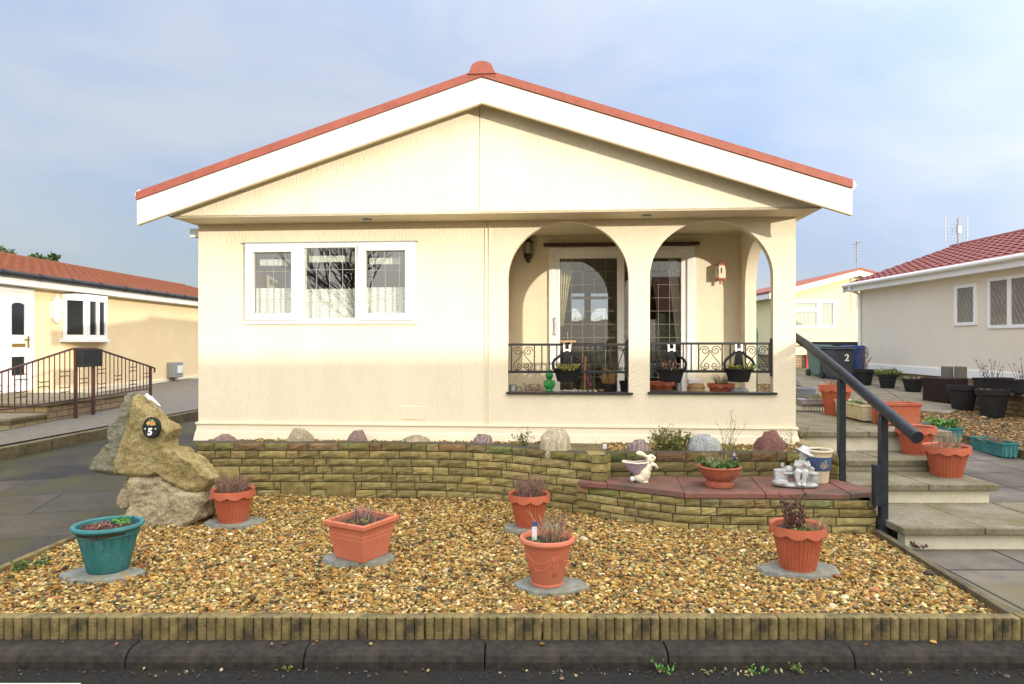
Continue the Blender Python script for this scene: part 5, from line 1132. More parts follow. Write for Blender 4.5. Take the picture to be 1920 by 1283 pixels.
def lantern(u, v0, v1, d, body, glass_, label, wpx):
    t0, zt0 = hp(u, v0, d); _, zb0 = hp(u, v1, d); h = zt0-zb0; o = thing('wall_lantern', label, 'wall lamp', HW(t0, d, zb0), -TH, 'porch wall lanterns')
    y_ = HW(t0, d, 0)[1]; r_ = wpx*y_/F/2
    q = MB(); q.lathe([(.004, h), (.012, h*.97), (r_*.5, h*.9), (r_*1.05, h*.80), (r_*1.0, h*.78), (r_*.2, h*.78)], 6, c=(0, -.09, 0)); q.build('cap', body, o)
    q = MB(); q.lathe([(r_*.2, h*.30), (r_*.75, h*.32), (r_*.8, h*.34), (r_*.2, h*.34)], 6, c=(0, -.09, 0)); q.lathe([(.003, h*.02), (r_*.5, h*.12), (r_*.75, h*.26), (r_*.7, h*.31)], 6, c=(0, -.09, 0))
    q.box(-.02, -.05, h*.02, .02, .0, h*.30); q.tube([(0, -.02, h*.15), (0, -.09, h*.12)], .008, 6); q.build('bracket', body, o)
    q = MB(); q.lathe([(r_*.68, h*.345), (r_*.92, h*.775)], 6, c=(0, -.09, 0), capb=False); q.build('glass', glass_, o)
    q = MB()
    for i in range(6): a = 2*PI*i/6; q.tube([(r_*.72*math.cos(a), -.09+r_*.72*math.sin(a), h*.33), (r_*.97*math.cos(a), -.09+r_*.97*math.sin(a), h*.79)], .005, 5)
    q.build('glazing_bars', body, o)
lantern(990.5, 447, 494, dB, M['black'], M['glass'], 'black hexagonal wall lantern at the left of the porch door', 21)
t0, zt0 = hp(1348, 491, dB); _, zb0 = hp(1348, 534, dB); h = zt0-zb0
o = thing('wall_lantern', 'cream wall lantern with rusty red rims at the right of the porch door', 'wall lamp', HW(t0, dB, zb0), -TH, 'porch wall lanterns')
q = MB(); q.lathe([(.055, h*.24), (.062, h*.28), (.062, h*.74), (.055, h*.80)], 6, c=(0, -.08, 0), capt=True); q.build('body', M['lanternwhite'], o)
q = MB(); q.lathe([(.03, h*.16), (.066, h*.20), (.066, h*.25), (.05, h*.26)], 6, c=(0, -.08, 0)); q.lathe([(.05, h*.78), (.066, h*.80), (.06, h*.85), (.02, h*.9), (.012, h), (.002, h)], 6, c=(0, -.08, 0)); q.tube([(0, -.08, h*.0), (0, -.08, h*.17)], .014, 8); q.box(-.03, -.04, h*.35, .03, 0, h*.7); q.build('rims', M['rustred'], o)
q = MB(); q.box(-.007, -.1365, h*.45, .007, -.134, h*.68); q.box(-.045, -.118, h*.45, -.033, -.112, h*.7); q.build('slot', M['black'], o)
# built-in trough behind the parapet
pt_ = thing('porch_planter', 'long low planter of soil and white pebbles inside the porch parapet', 'planter', (HX, HY, 0), -TH)
a0, a1 = hp(935, 700, .3)[0], hp(1440, 700, .3)[0]
q = MB(); q.box(a0, .13, ZF, a1-.02, .5, 1.085); q.build('planter_box', M['wood'], pt_)
q = MB(); q.grid(60, 6, lambda i, j: (a0+.01+(a1-a0-.04)*i, .14+.35*j, 1.088+.012*math.sin(i*40)*math.sin(j*9+i*17))); q.build('soil', M['soil'], pt_)
def onp(u, v, d=.3, z=1.09): t0, _ = hp(u, v, d); return HW(t0, d, z)
r_ = random.Random(8)
t0, t1 = hp(1050, 700, .26)[0], hp(1118, 700, .26)[0]
pts_ = np.array([HW(r_.uniform(t0, t1), r_.uniform(.18, .42), 0)[:2] for i in range(420)])
pebbles('white_pebbles', pts_, lambda p: 1.115+0*p[:, 0], .010, 12, [((235, 235, 230), 3), ((205, 205, 205), 2)])
p = thing('watering_can', 'small grey zinc watering can at the porch parapet end', 'watering can', onp(961, 725, .28), -.4)
q = MB(); q.lathe([(.052, 0), (.055, .01), (.05, .085), (.036, .10), (.03, .10)], 24); q.build('can', M['zinc'], p, smooth=True)
q = MB(); q.tube([(.05, 0, .07), (.085, 0, .085), (.095, 0, .05), (.09, 0, .0)], .006, 6); q.tube([(-.045, 0, .02), (-.1, 0, .1)], [.012, .007], 8); q.build('handle', M['zinc'], p)
p = thing('green_ornament', 'glossy bright green garden figure standing on the porch planter', 'ornament', onp(1030, 712, .27), 0)
blob('figure', [('e', (0, 0, .03), (.04, .04, .035)), ('e', (0, 0, .10), (.055, .045, .06)), ('e', (0, -.005, .20), (.042, .04, .045)), ('e', (0, 0, .15), (.03, .03, .03)), ('e', (-.045, -.01, .11), (.018, .02, .04)), ('e', (.045, -.01, .11), (.018, .02, .04)), ('e', (-.02, 0, .245), (.016, .016, .018)), ('e', (.02, 0, .245), (.016, .016, .018)), ('e', (-.025, -.03, .02), (.025, .03, .018)), ('e', (.025, -.03, .02), (.025, .03, .018))], M['green'], p, .005, 2)
def porch_plant(name, label, u, d, fn, cat='plant'):
    q = MB(); fn(q); return tag(q.build(name, M['leaf'], loc=onp(u, 720, d), fix=False), label, cat)
porch_plant('withered_plant', 'curled dry brown plant between the watering can and green figure', 1002, .28, lambda q: twigs(q, 60, .10, .10, .08, HEATH+[(.4, .22, .12)], .002, 61, (HEATH, .02, 2), 0))
porch_plant('pink_flower', 'pink flowering plant behind the white pebbles', 1103, .38, lambda q: (twigs(q, 30, .05, .14, .06, GREEN, .002, 62, (GREEN, .03, 4), 0), twigs(q, 8, .05, .17, .04, GREEN, .002, 63, ([(.5, .04, .2), (.6, .1, .3)], .035, 5), 0)))
porch_plant('red_leaved_plant', 'low red and green leaves beside the black pot of dead stems', 1116, .24, lambda q: twigs(q, 40, .07, .05, .06, GREEN, .002, 64, ([(.3, .06, .04), (.1, .16, .05), (.35, .2, .08)], .025, 4), 0))
q = MB(); q.tube([(0, 0, 0), (.003, 0, .2), (.01, 0, .40)], .0085, 8); tag(q.build('garden_cane', M['cane'], loc=onp(1096, 700, .33)), 'orange garden cane standing behind the white pebbles', 'cane')
def ppot(label, u, d, rt, rb, h, m, plant=None, group=None):
    o = thing('plant_pot', label, 'plant pot', onp(u, 720, d), 0, group)
    q = MB(); q.lathe([(rb, 0), (rt*.95, h-.03), (rt, h-.03), (rt, h), (rt*.92, h), (rt*.88, h-.03)], 32); q.build('pot_body', m, o, smooth=True); soil(o, rt*.89, h-.025)
    if plant: q = MB(); plant(q, h-.025); q.build('plant', M['leaf'], o, fix=False)
ppot('black pot of straw coloured dead stems inside the porch', 1141, .30, .085, .065, .12, M['blackplastic'], lambda q, z: twigs(q, 40, .06, .16, .05, [(.45, .28, .1), (.36, .2, .08)], .003, 65, ([(.42, .26, .08)], .02, 2), z))
ppot('plain black pot behind the arch pillar', 1174, .38, .07, .055, .14, M['blackplastic'])
p = thing('plant_pot', 'wide orange ribbed bowl below the withered hanging planter', 'plant pot', onp(1238, 720, .36, 1.10), .2)
scallop_pot(p, .15, .11, .12, M['orange'], 9, 30, .03); soil(p, .12, .10)
p = thing('plant_pot', 'orange scalloped pot of spiky grass inside the porch', 'plant pot', onp(1352, 720, .34, 1.085), .2)
scallop_pot(p, .14, .10, .125, M['orange'], 9, 30, .035); soil(p, .115, .10); q = MB(); twigs(q, 110, .06, .12, .09, [(.2, .17, .07), (.3, .2, .1), (.14, .12, .05)], .0015, 66, None, .10); q.build('plant', M['twig'], p, fix=False)
q = MB(); q.box(-.13, -.04, 0, .13, .04, .05); tag(q.build('small_trough', M['teal'], loc=onp(1241, 733, .20, 1.092), rz=-TH, bevel=.008), 'low teal trough in front of the wide orange bowl', 'planter')
q = MB(); q.lathe([(.03, 0), (.03, .12), (.026, .12), (.026, .02)], 20); tag(q.build('metal_tube', M['zinc'], loc=onp(1273, 720, .33), smooth=True), 'short grey metal tube beside the wooden half barrel', 'tube')
p = thing('half_barrel', 'wooden half barrel of split logs inside the porch', 'planter', onp(1305, 728, .28), 0)
q = MB()
for i in range(14):
    a = 2*PI*i/14; e = rot('Z', a); q.box(-.018, -.098, 0, .018, -.088, .10, None, e @ rot('X', -.22) )
q.lathe([(.07, .0), (.095, .09), (.06, .095)], 14); q.build('staves', M['wood'], p)
q = MB(); q.box(-.07, -.03, .0, .07, .05, .035); q.box(-.065, -.03, .0355, .065, .05, .055); tag(q.build('white_box', M['whitegloss'], loc=onp(1302, 715, .40, 1.19), bevel=.003), 'small white box lying on the half barrel', 'box')
boulder(1386, 737, 34, 13, 6.92, M['rockgrey'], 'small grey stone inside the porch below the sparse sedum planter', 19)
# weeds and litter by the kerb
def weed(u, v, z, s, seed, label, cols=None, name='weed'):
    x, y = G(u, v, z); q = MB(); twigs(q, int(16*s), .03*s, .04*s, .05*s, GREEN, .0015, seed, (cols or [(.1, .26, .05), (.14, .3, .07)], .022*s, 4), 0); tag(q.build(name, M['leaf'], loc=(x, y-.01, z), fix=False), label, 'weed')
weed(1247, 1258, 0, 1.0, 71, 'bright green weed growing at the kerb joint below the round salmon pot')
weed(1410, 1262, 0, .55, 72, 'tiny green weed at the kerb foot below the scalloped pot')
weed(1432, 1260, 0, .55, 73, 'second tiny green weed just right of the smallest kerb weed')
weed(1490, 1258, 0, .8, 74, 'mixed grassy weed at the kerb foot right of the tiny weeds', GREEN+YGREEN)
weed(540, 1256, 0, .6, 75, 'yellow green grass tuft at the kerb foot below the square pot', YGREEN)
weed(40, 1068, .15, 1.2, 76, 'low green weed patch in the gravel beside the driveway edging', GREEN)
weed(80, 1060, .15, 1.0, 77, 'low green weed in the gravel behind the teal pot', GREEN)
weed(1722, 1028, .11, 1.0, 78, 'dark red weed growing against the lowest painted riser', [(.1, .03, .04), (.14, .05, .05)])
x_ = RND
n_ = 260; xs_ = np.concatenate([np.random.RandomState(1).uniform(-2.6, 2.6, 40), np.random.RandomState(2).normal(1.15, .5, 90)])
q = MB(); r = random.Random(3)
for xx in xs_: leafq(q, Vector((xx, 3.405-abs(r.gauss(0, .035)), .006)), r.uniform(.008, .028), r.choice([(.3, .24, .08), (.2, .13, .06), (.36, .34, .16), (.12, .08, .05)]), r, -.2)
struct(q.build('fallen_leaves', M['leaf'], fix=False), 'stuff')
q = MB(); r = random.Random(13)
for i in range(150):
    yy_ = 3.62+2.8*r.random()**1.5; xx = r.uniform(-3.2, 2.7)
    if yy_ < np.interp(xx, wx, wy)-.05: leafq(q, Vector((xx, yy_, .158)), r.uniform(.012, .032), r.choice([(.16, .11, .05), (.10, .07, .035), (.24, .19, .08), (.09, .10, .03)]), r, -.2)
struct(q.build('fallen_leaves_on_gravel', M['leaf'], fix=False), 'stuff')
pts_ = np.stack([np.concatenate([r_ for r_ in (np.random.RandomState(5).uniform(-2.6, 2.6, 110),)]), 3.41-np.abs(np.random.RandomState(6).normal(0, .05, 110))], 1)
pts2 = np.stack([np.random.RandomState(15).uniform(-2.6, 2.6, 12), np.random.RandomState(16).uniform(3.48, 3.555, 12)], 1)
pebbles('stray_gravel', pts2, lambda p: .092+0*p[:, 0], .008, 17, PAL)
pebbles('kerb_grit', pts_, lambda p: .004+0*p[:, 0], .0065, 14, [((110, 92, 74), 3), ((190, 170, 150), .5), ((70, 60, 50), 5)])
# ---------------------------------------------------------------- neighbouring homes
def tiles(e0, e1, r0, r1, rows, cols, lift=.03, amp=.012, sub=6):
    """courses of tiles between an eave line e0-e1 and a ridge line r0-r1"""
    e0, e1, r0, r1 = map(Vector, (e0, e1, r0, r1)); nrm = (e1-e0).cross(r0-e0).normalized()
    if nrm.z < 0: nrm = -nrm
    q = MB(); n = cols*sub
    for i in range(rows):
        vs = []
        for (f, h) in ((i/rows, 0), (i/rows, lift), ((i+1)/rows, .004)):
            for j in range(n+1):
                g = j/n; p = (e0*(1-g)+e1*g)*(1-f)+(r0*(1-g)+r1*g)*f
                ph = (j % sub)/sub
                hh = h+(amp*math.sin(ph*2*PI+(0)) if h else 0)+(0 if h == 0 else amp)
                vs.append(p+nrm*hh)
        m = n+1
        q.add(vs, [(k*m+j, k*m+j+1, k*m+m+j+1, k*m+m+j) for k in range(2) for j in range(n)])
    return q
def quadbox(q, pts, off):
    o = Vector(off); q.add(list(pts)+[tuple(Vector(p)+o) for p in pts], [(0, 1, 2, 3), (7, 6, 5, 4), (0, 1, 5, 4), (1, 2, 6, 5), (2, 3, 7, 6), (3, 0, 4, 7)])
def winx(parent, x, sgn, y0, y1, z0, z1, panes, proj=.03, glass_=None, diamond=0, sill=True):
    """window on a wall whose plane is x = const, facing sgn; panes = list of (fy0, fy1) fractions"""
    w_ = bpy.data.objects.new('window', None); C.objects.link(w_); w_.parent = parent
    q = MB(); fn = lambda a, c, k: (x+sgn*(proj if k == 0 else -.04), a, c)
    hs = [rect(y0+(y1-y0)*a+.0, z0+.075, y0+(y1-y0)*b_, z1-.075) for a, b_ in panes]
    q.prism(rect(y0, z0, y1, z1), hs, fn); q.build('window_frame', M['pvc'], w_, bevel=.008)
    for h in hs:
        q = MB(); q.add([(x+sgn*.005, a, c) for a, c in h], [(0, 1, 2, 3)]); q.build('pane', glass_ or M['darkglass'], w_)
        if diamond:
            q = MB(); (a0, c0), (a1, c1) = h[0], h[2]; s = diamond; hx_ = x+sgn*.009
            k = -int((c1-c0)/s)-2
            while a0+k*s*.6 < a1+1:
                for sg in (-1, 1):
                    A_ = a0+k*s*.6; pts = []
                    # line a = A_ + .6*(c-c0) (or mirrored) clipped to the pane
                    lo, hi = c0, c1
                    f = (lambda c: A_+.6*(c-c0)) if sg == 1 else (lambda c: a0+a1-(A_+.6*(c-c0)))
                    st_ = [c for c in np.linspace(lo, hi, 60) if a0 <= f(c) <= a1]
                    if len(st_) > 1: q.tube([(hx_, f(st_[0]), st_[0]), (hx_, f(st_[-1]), st_[-1])], .0042, 4)
                k += 1
            if q.v: q.build('diamond_leads', M['lead'], w_)
    if sill: q = MB(); q.box(min(x, x+sgn*(proj+.05)), y0-.03, z0-.035, max(x, x+sgn*(proj+.05)), y1+.03, z0-.002); q.build('sill', M['pvc'], w_)
    return w_
def xp(u, x): return x*F/(u-960)
# right-hand neighbour
NR = thing('park_home', 'pale park home with a maroon tiled roof and diamond leaded windows', 'house', (0, 0, 0))
XR = 10.5; ya, yb = 5.0, 20.6
q = MB(); q.box(XR, ya, .83, XR+6, yb, 3.40); q.add([(XR, yb-.001, 3.395), (XR+6, yb-.001, 3.395), (XR+3, yb-.001, 4.5), (XR, ya, 3.395), (XR+6, ya, 3.395), (XR+3, ya, 4.5)], [(0, 1, 2), (3, 5, 4), (0, 2, 5, 3), (1, 4, 5, 2)]); q.build('wall', M['wall_right'], NR)
q = MB(); q.box(XR-.03, ya-.03, .80, XR+6.03, yb+.03, 1.0); q.build('skirt', M['pvc'], NR, bevel=.01)
q = MB(); q.box(XR+.06, ya, .2, XR+5.9, yb-.05, .80); q.build('plinth', M['brickfar'], NR)
tiles((10.16, ya-.3, 3.36), (10.16, yb+.33, 3.36), (XR+3, ya-.3, 4.54), (XR+3, yb+.33, 4.54), 11, 52, .035, .016).build('roof', M['rooftile2'], NR)
q = MB(); quadbox(q, [(XR+6.34, ya-.3, 3.36), (XR+6.34, yb+.33, 3.36), (XR+3, yb+.33, 4.54), (XR+3, ya-.3, 4.54)], (0, 0, .04)); q.build('rear_roof', M['rooftile2'], NR)
q = MB(); q.tube([(XR+3, ya-.3, 4.53), (XR+3, yb+.34, 4.53)], .10, 12)
q.build('ridge_tiles', M['rooftile2'], NR)
q = MB(); q.box(10.20, ya-.3, 3.16, 10.235, yb+.33, 3.36); q.box(10.235, ya-.3, 3.16, XR, yb+.3, 3.18); q.build('fascia', M['pvc'], NR)
q = MB(); q.tube([(10.14, ya-.3, 3.35), (10.14, yb+.3, 3.35)], .06, 12); q.build('gutter', M['pvc'], NR, smooth=True)
q = MB()
for sx in (1,): quadbox(q, [(10.16, yb+.345, 3.14), (10.16, yb+.345, 3.37), (XR+3, yb+.345, 4.52), (XR+3, yb+.345, 4.30)], (0, .02, 0)); quadbox(q, [(10.14, yb+.30, 3.14), (10.14, yb+.30, 3.37), (10.14, yb+.36, 3.37), (10.14, yb+.36, 3.14)], (.02, 0, 0))
q.build('bargeboard', M['pvc'], NR)
q = MB(); q.tube([(10.14, yb-.1, 3.30), (10.14, yb-.1, 3.2), (10.42, yb-.1, 3.08), (10.43, yb-.1, 2.9), (10.43, yb-.1, .6)], .042, 10); q.build('downpipe', M['pvc'], NR, smooth=True)
winx(NR, XR, -1, xp(1833, XR), xp(1790, XR), 2.02, 2.97, [(.14, .86)], sill=False, diamond=.21, glass_=M['leadedpane'])
winx(NR, XR, -1, xp(1990, XR), xp(1853, XR), 1.93, 3.04, [(.04, .30), (.36, .64), (.70, .96)], sill=False, diamond=.21, glass_=M['leadedpane'])
q = MB(); q.box(XR+.045, 15.95, .53, XR+.05, 16.45, .78); 
for i in range(5): q.box(XR+.02, 15.95+i*.1, .53, XR+.05, 16.0+i*.1, .78)
q.build('air_vent', M['pvc'], NR)
# left-hand neighbour
XL = -9.8; ya, yb = 4.0, 26.5
NL = thing('park_home', 'peach park home with a weathered red tiled roof and black gutter', 'house', (0, 0, 0))
q = MB(); q.box(XL-6, ya, .45, XL, yb, 2.85); q.add([(XL, ya, 2.85), (XL-6, ya, 2.85), (XL-3, ya, 3.78), (XL, yb, 2.85), (XL-6, yb, 2.85), (XL-3, yb, 3.78)], [(0, 2, 1), (3, 4, 5), (0, 3, 5, 2), (1, 2, 5, 4)]); q.build('wall', M['wall_left'], NL)
q = MB(); q.box(XL-6.03, ya-.03, .43, XL+.03, yb+.03, .60); q.build('skirt', M['creamtrim'], NL, bevel=.01)
q = MB(); q.box(XL-5.9, ya, .0, XL-.05, yb-.05, .43); q.build('plinth', M['brickfar'], NL)
tiles((XL+.36, ya-.3, 2.97), (XL+.36, yb+.3, 2.97), (XL-3, ya-.3, 3.86), (XL-3, yb+.3, 3.86), 15, 74, .028, .003, 4).build('roof', M['rooftile'], NL)
q = MB(); quadbox(q, [(XL-6.36, ya-.3, 2.97), (XL-6.36, yb+.3, 2.97), (XL-3, yb+.3, 3.86), (XL-3, ya-.3, 3.86)], (0, 0, .04)); q.build('rear_roof', M['rooftile'], NL)
q = MB(); q.box(XL+.28, ya-.3, 2.74, XL+.31, yb+.3, 2.96); q.box(XL, ya, 2.74, XL+.28, yb, 2.76); q.build('fascia', M['white'], NL)
q = MB(); q.tube([(XL+.37, ya-.3, 2.93), (XL+.37, yb+.3, 2.93)], .058, 10)
for i in range(22): q.tube([(XL+.37, ya+.6+i, 2.935), (XL+.37, ya+.72+i, 2.935)], .068, 10)
q.build('gutter', M['black'], NL, smooth=True)
yy = lambda u: xp(u, XL)
dn = bpy.data.objects.new('front_door', None); C.objects.link(dn); dn.parent = NL
y0, y1 = yy(-12), yy(60); zb = .66
q = MB(); q.prism(rect(y0, zb, y1, 2.72), [rect(y0+.09, zb+.05, y1-.09, 2.63)], lambda a, c, k: (XL+(.05 if k == 0 else -.02), a, c)); q.build('door_frame', M['pvc'], dn)
ym = (y0+y1)/2; dw = (y1-y0)/2-.09
def archp(a, c, z0, z1): return [(a, z0), (c, z0), (c, z1-.06)]+[((a+c)/2+(c-a)/2*math.cos(PI*i/8), z1-.06+.06*math.sin(PI*i/8)) for i in range(1, 8)]+[(a, z1-.06)]
pa_ = archp(ym-.10, ym+.27, 1.78, 2.42); pb2 = rect(ym-.10, .98, ym+.27, 1.35)
q = MB(); q.prism(rect(y0+.09, zb+.05, y1-.09, 2.63), [pa_, pb2], lambda a, c, k: (XL+(.035 if k == 0 else -.02), a, c)); q.build('door_leaf', M['pvc'], dn)
for g_ in (pa_, pb2): q = MB(); q.add([(XL+.02, a, c) for a, c in g_], [tuple(range(len(g_)))]); q.build('door_glazing', M['darkglass'], dn)
q = MB(); q.box(XL+.035, ym-.10, 1.54, XL+.045, ym+.27, 1.61); q.build('letter_slot', M['gold'], dn)
q = MB(); q.box(XL+.036, y1-.19, 1.52, XL+.05, y1-.14, 1.76); q.box(XL+.05, y1-.30, 1.68, XL+.08, y1-.15, 1.705); q.build('door_handle', M['gold'], dn)
# bow window
bw = bpy.data.objects.new('bow_window', None); C.objects.link(bw); bw.parent = NL
y0, y1 = yy(117), yy(197); z0, z1 = 1.70, 2.66; pr = .30
prof = [(XL, y0), (XL+pr*.9, y0+.42), (XL+pr*.9, y1-.42), (XL, y1)]
for a, c in zip(prof, prof[1:]):
    d_ = Vector((c[0]-a[0], c[1]-a[1], 0)); L_ = d_.length; d_.normalize(); nn = Vector((d_.y, -d_.x, 0)) if True else None
    if nn.x < 0: nn = -nn
    f = lambda s, z, k, a=a, d_=d_, nn=nn: tuple(Vector((a[0], a[1], z))+d_*s+nn*(.03 if k == 0 else -.03))
    holes = [rect(.08, z0+.1, L_-.08, z1-.1)] if L_ < .62 else [rect(.07, z0+.1, L_*.46, z1-.1), rect(L_*.60, z0+.1, L_-.07, z1-.1)]
    q = MB(); q.prism(rect(0, z0, L_, z1), holes, f); q.build('bow_frame', M['pvc'], bw)
    for hole in holes: q = MB(); q.add([tuple(Vector((a[0], a[1], z))+d_*s) for s, z in hole], [(0, 1, 2, 3)]); q.build('pane', M['darkglass'], bw)
q = MB(); q.prism([(XL, y0-.1), (XL+pr*1.12, y0+.35), (XL+pr*1.12, y1-.35), (XL, y1+.1)], [], lambda a, c, k: (a, c, z0 if k == 0 else z0-.06)); q.prism([(XL, y0), (XL+pr, y0+.4), (XL+pr, y1-.4), (XL, y1)], [], lambda a, c, k: (a, c, z1+.05 if k == 0 else z1)); q.build('bow_sill', M['pvc'], bw)
o = thing('wall_lantern', 'white wall lantern between the white door and bow window', 'wall lamp', (XL, yy(97), 2.05))
q = MB(); q.lathe([(.03, 0), (.07, .06), (.08, .1)], 8, c=(.12, 0, 0)); q.lathe([(.10, .42), (.07, .5), (.02, .56), (.01, .62)], 8, c=(.12, 0, 0)); q.box(0, -.05, .1, .04, .05, .45); q.box(.03, -.02, .1, .1, .02, .16); q.build('cap', M['white'], o)
q = MB(); q.lathe([(.08, .1), (.10, .42)], 8, c=(.12, 0, 0)); q.build('glass', M['whitegloss'], o)
q = MB(); q.box(XL, yy(160), 2.56, XL+.02, yy(170), 2.64); q.build('air_brick', M['wood'], NL)
ym_ = yy(322); p = thing('meter_box', 'grey white meter box with a cable on the peach wall', 'meter box', (XL, ym_, .62))
q = MB(); q.box(0, -.28, .0, .2, .28, .44); q.build('box_body', M['alu'], p, bevel=.02); q = MB(); q.box(.2, -.1, .12, .225, .2, .34); q.build('cover', M['whitegloss'], p, bevel=.01)
q = MB(); q.tube([(.1, -.1, 0), (.12, -.15, -.2), (.2, -.5, -.32), (.35, -1.0, -.36)], .025, 8); q.build('cable', M['black'], p)
q = MB(); q.box(XL-.04, yy(345), .02, XL-.02, yy(334), .40); q.build('plinth_door', M['darkbrown'], NL)
# brick steps and railing
sp_ = thing('brick_steps', 'mossy brick steps with pale slab tops under the peach wall railing', 'steps', (0, 0, 0))
def block(x0, y0, x1, y1, z0, z1):
    q = MB(); q.box(x0, y0, z0, x1, y1, z1-.06); q.build('brick_body', M['brickfar'], sp_)
    q = MB(); q.box(x0-.02, y0-.05, z1-.055, x1+.05, y1+.03, z1); q.build('slab_top', M['tread'], sp_, bevel=.012)
block(-9.75, 11.0, -7.5, 13.2, .2, .66); block(-9.75, 10.2, -7.5, 10.97, .2, .50); block(-9.75, 9.3, -7.5, 10.15, .2, .36); block(-9.75, 13.25, -7.45, 14.1, .2, .50)
rl = thing('stair_railing', 'rusty brown iron railing rising to a peak beside the brick steps', 'railing', (-7.3, 0, 0))
ztop = lambda y: lerp(1.12, 1.52, (y-9.3)/2.0) if y < 11.9 else lerp(1.52, 1.14, (y-11.95)/1.85)
zbot = lambda y: .74
q = MB(); q.tube([(0, 8.6, .98), (0, 11.35, 1.53), (0, 11.95, 1.53), (0, 13.8, 1.14), (0, 13.95, 1.10), (0, 13.93, 1.02)], .018, 8); q.build('top_rail', M['darkbrown'], rl)
q = MB(); q.tube([(0, 8.6, .66), (0, 13.8, .70)], .013, 6); q.build('bottom_rail', M['darkbrown'], rl)
for y, z0 in ((8.9, .25), (11.42, .27), (11.9, .28), (13.78, .3)):
    q = MB(); q.box(-.022, y-.022, z0, .022, y+.022, ztop(y)); q.build('post', M['darkbrown'], rl)
k = 0; y = 9.02
while y < 13.7:
    q = MB(); q.tube([(0, y, .69), (0, y, ztop(y))], .009, 5); q.build('bar', M['darkbrown'], rl)
    if k % 4 == 1:
        q = MB()
        for zc in ((.98,) if (k//4) % 2 else (.86, 1.12)):
            if zc < ztop(y)-.1:
                for s in (-1, 1):
                    q.tube([(0, y-.11, zc+s*.045), (0, y-.05, zc+s*.03), (0, y, zc+s*.045), (0, y+.05, zc+s*.03), (0, y+.11, zc+s*.045)], .008, 5)
        if q.v: q.build('scroll', M['darkbrown'], rl)
    y += .125; k += 1
q = MB(); q.box(.0, -.27, 0, .12, .27, .30); tag(q.build('post_box', M['blackplastic'], loc=(-7.27, 11.66, 1.22), bevel=.01), 'black letter box fixed to the peak of the brown railing', 'letter box')
# house beyond the handrail
def gable_home(label, x0, x1, y0, y1, zb, zw, zr_, mw, mr, ov=.3):
    o = thing('park_home', label, 'house', (0, 0, 0)); xm = (x0+x1)/2; sl_ = (zr_-zw)/(xm-x0)
    q = MB(); q.box(x0, y0, zb, x1, y1, zw); q.add([(x0, y0, zw), (x1, y0, zw), (xm, y0, zr_), (x0, y1, zw), (x1, y1, zw), (xm, y1, zr_)], [(0, 1, 2), (3, 5, 4), (0, 2, 5, 3), (1, 4, 5, 2)]); q.build('wall', mw, o)
    for s in (-1, 1):
        e = xm+s*(xm-x0+ov); ze = zw-ov*sl_+.03
        q = MB(); quadbox(q, [(e, y0-ov, ze), (xm, y0-ov, zr_+.03), (xm, y1+ov, zr_+.03), (e, y1+ov, ze)], (0, 0, .10)); q.build('roof', mr, o)
        q = MB(); quadbox(q, [(e, y0-ov+.02, ze-.22), (xm, y0-ov+.02, zr_-.19), (xm, y0-ov+.02, zr_+.03), (e, y0-ov+.02, ze+.03)], (0, .04, 0)); q.build('bargeboard', M['white'], o)
        q = MB(); q.box(min(e, e-s*.05), y0-ov, ze-.2, max(e, e-s*.05), y1+ov, ze+.02); q.build('fascia', M['pvc'], o)
    return o
o = gable_home('lemon park home with a red roof edge beyond the wheelie bins', 10.55, 17.2, 27.5, 40, 1.12, 3.62, 4.48, M['wall_mid'], M['redroof'])
q = MB(); q.box(10.65, 27.56, .4, 17.1, 39.9, 1.12); q.build('plinth', M['brickfar'], o)
wn_ = bpy.data.objects.new('window', None); C.objects.link(wn_); wn_.parent = o
x0, _, z1 = AT(1462, 563, 27.5); x1, _, z0 = AT(1566, 616, 27.5)
h1 = rect(x0+.1, z0+.1, x0+(x1-x0)*.66, z0+(z1-z0)*.60); h2 = rect(x0+.1, z0+(z1-z0)*.72, x0+(x1-x0)*.66, z1-.1); h3 = rect(x0+(x1-x0)*.74, z0+.1, x1-.1, z1-.1)
q = MB(); q.prism(rect(x0, z0, x1, z1), [h1, h2, h3], lambda a, c, k: (a, 27.46 if k == 0 else 27.52, c)); q.build('window_frame', M['pvc'], wn_)
for h_ in (h1, h2, h3): q = MB(); q.add([(a, 27.485, c) for a, c in h_], [(0, 1, 2, 3)]); q.build('pane', M['glass'], wn_)
q = MB(); q.grid(80, 1, lambda i, j: (x0+.1+(x1-x0-.2)*i, 27.495+.004*math.sin(i*80), z0+.1+(z1-z0-.2)*j)); q.build('blind', M['blind'], wn_)
a_ = AT(1512, 665, 27.4); c_ = AT(1521, 697, 27.4); q = MB(); q.box(a_[0], 27.4, c_[2], c_[0], 27.5, a_[2]); q.build('meter_door', M['redpaint'], o)
an = thing('yagi_aerial', 'tall television aerial on a pole at the lemon gable', 'aerial', AT(1607, 580, 27.3))
zt_ = AT(1607, 452, 27.3)[2]-an.location.z
q = MB(); q.tube([(0, 0, 0), (0, 0, zt_)], .022, 8); q.build('mast', M['alu'], an)
q = MB(); q.tube([(-.08, -.5, zt_-.1), (.05, .4, zt_-.1)], .012, 6)
for i in range(7):
    z = zt_-.02-.12*i; q.tube([(-.22+.03*i, -.05, z), (.22-.01*i, .05, z+.01)], .012, 5)
    q.tube([(-.16, -.2, z-.04), (.1, .2, z-.04)], .010, 5)
q.build('elements', M['alu'], an)
a_ = AT(1797, 466, 20.3); an = thing('grid_aerial', 'grid television aerial standing on the maroon roof ridge', 'aerial', (a_[0], 20.3, a_[2]-.1)); zt_ = .1+(466-406)/F*20.3
q = MB(); q.tube([(0, 0, 0), (0, 0, zt_-.05)], .028, 8); q.build('mast', M['alu'], an)
q = MB()
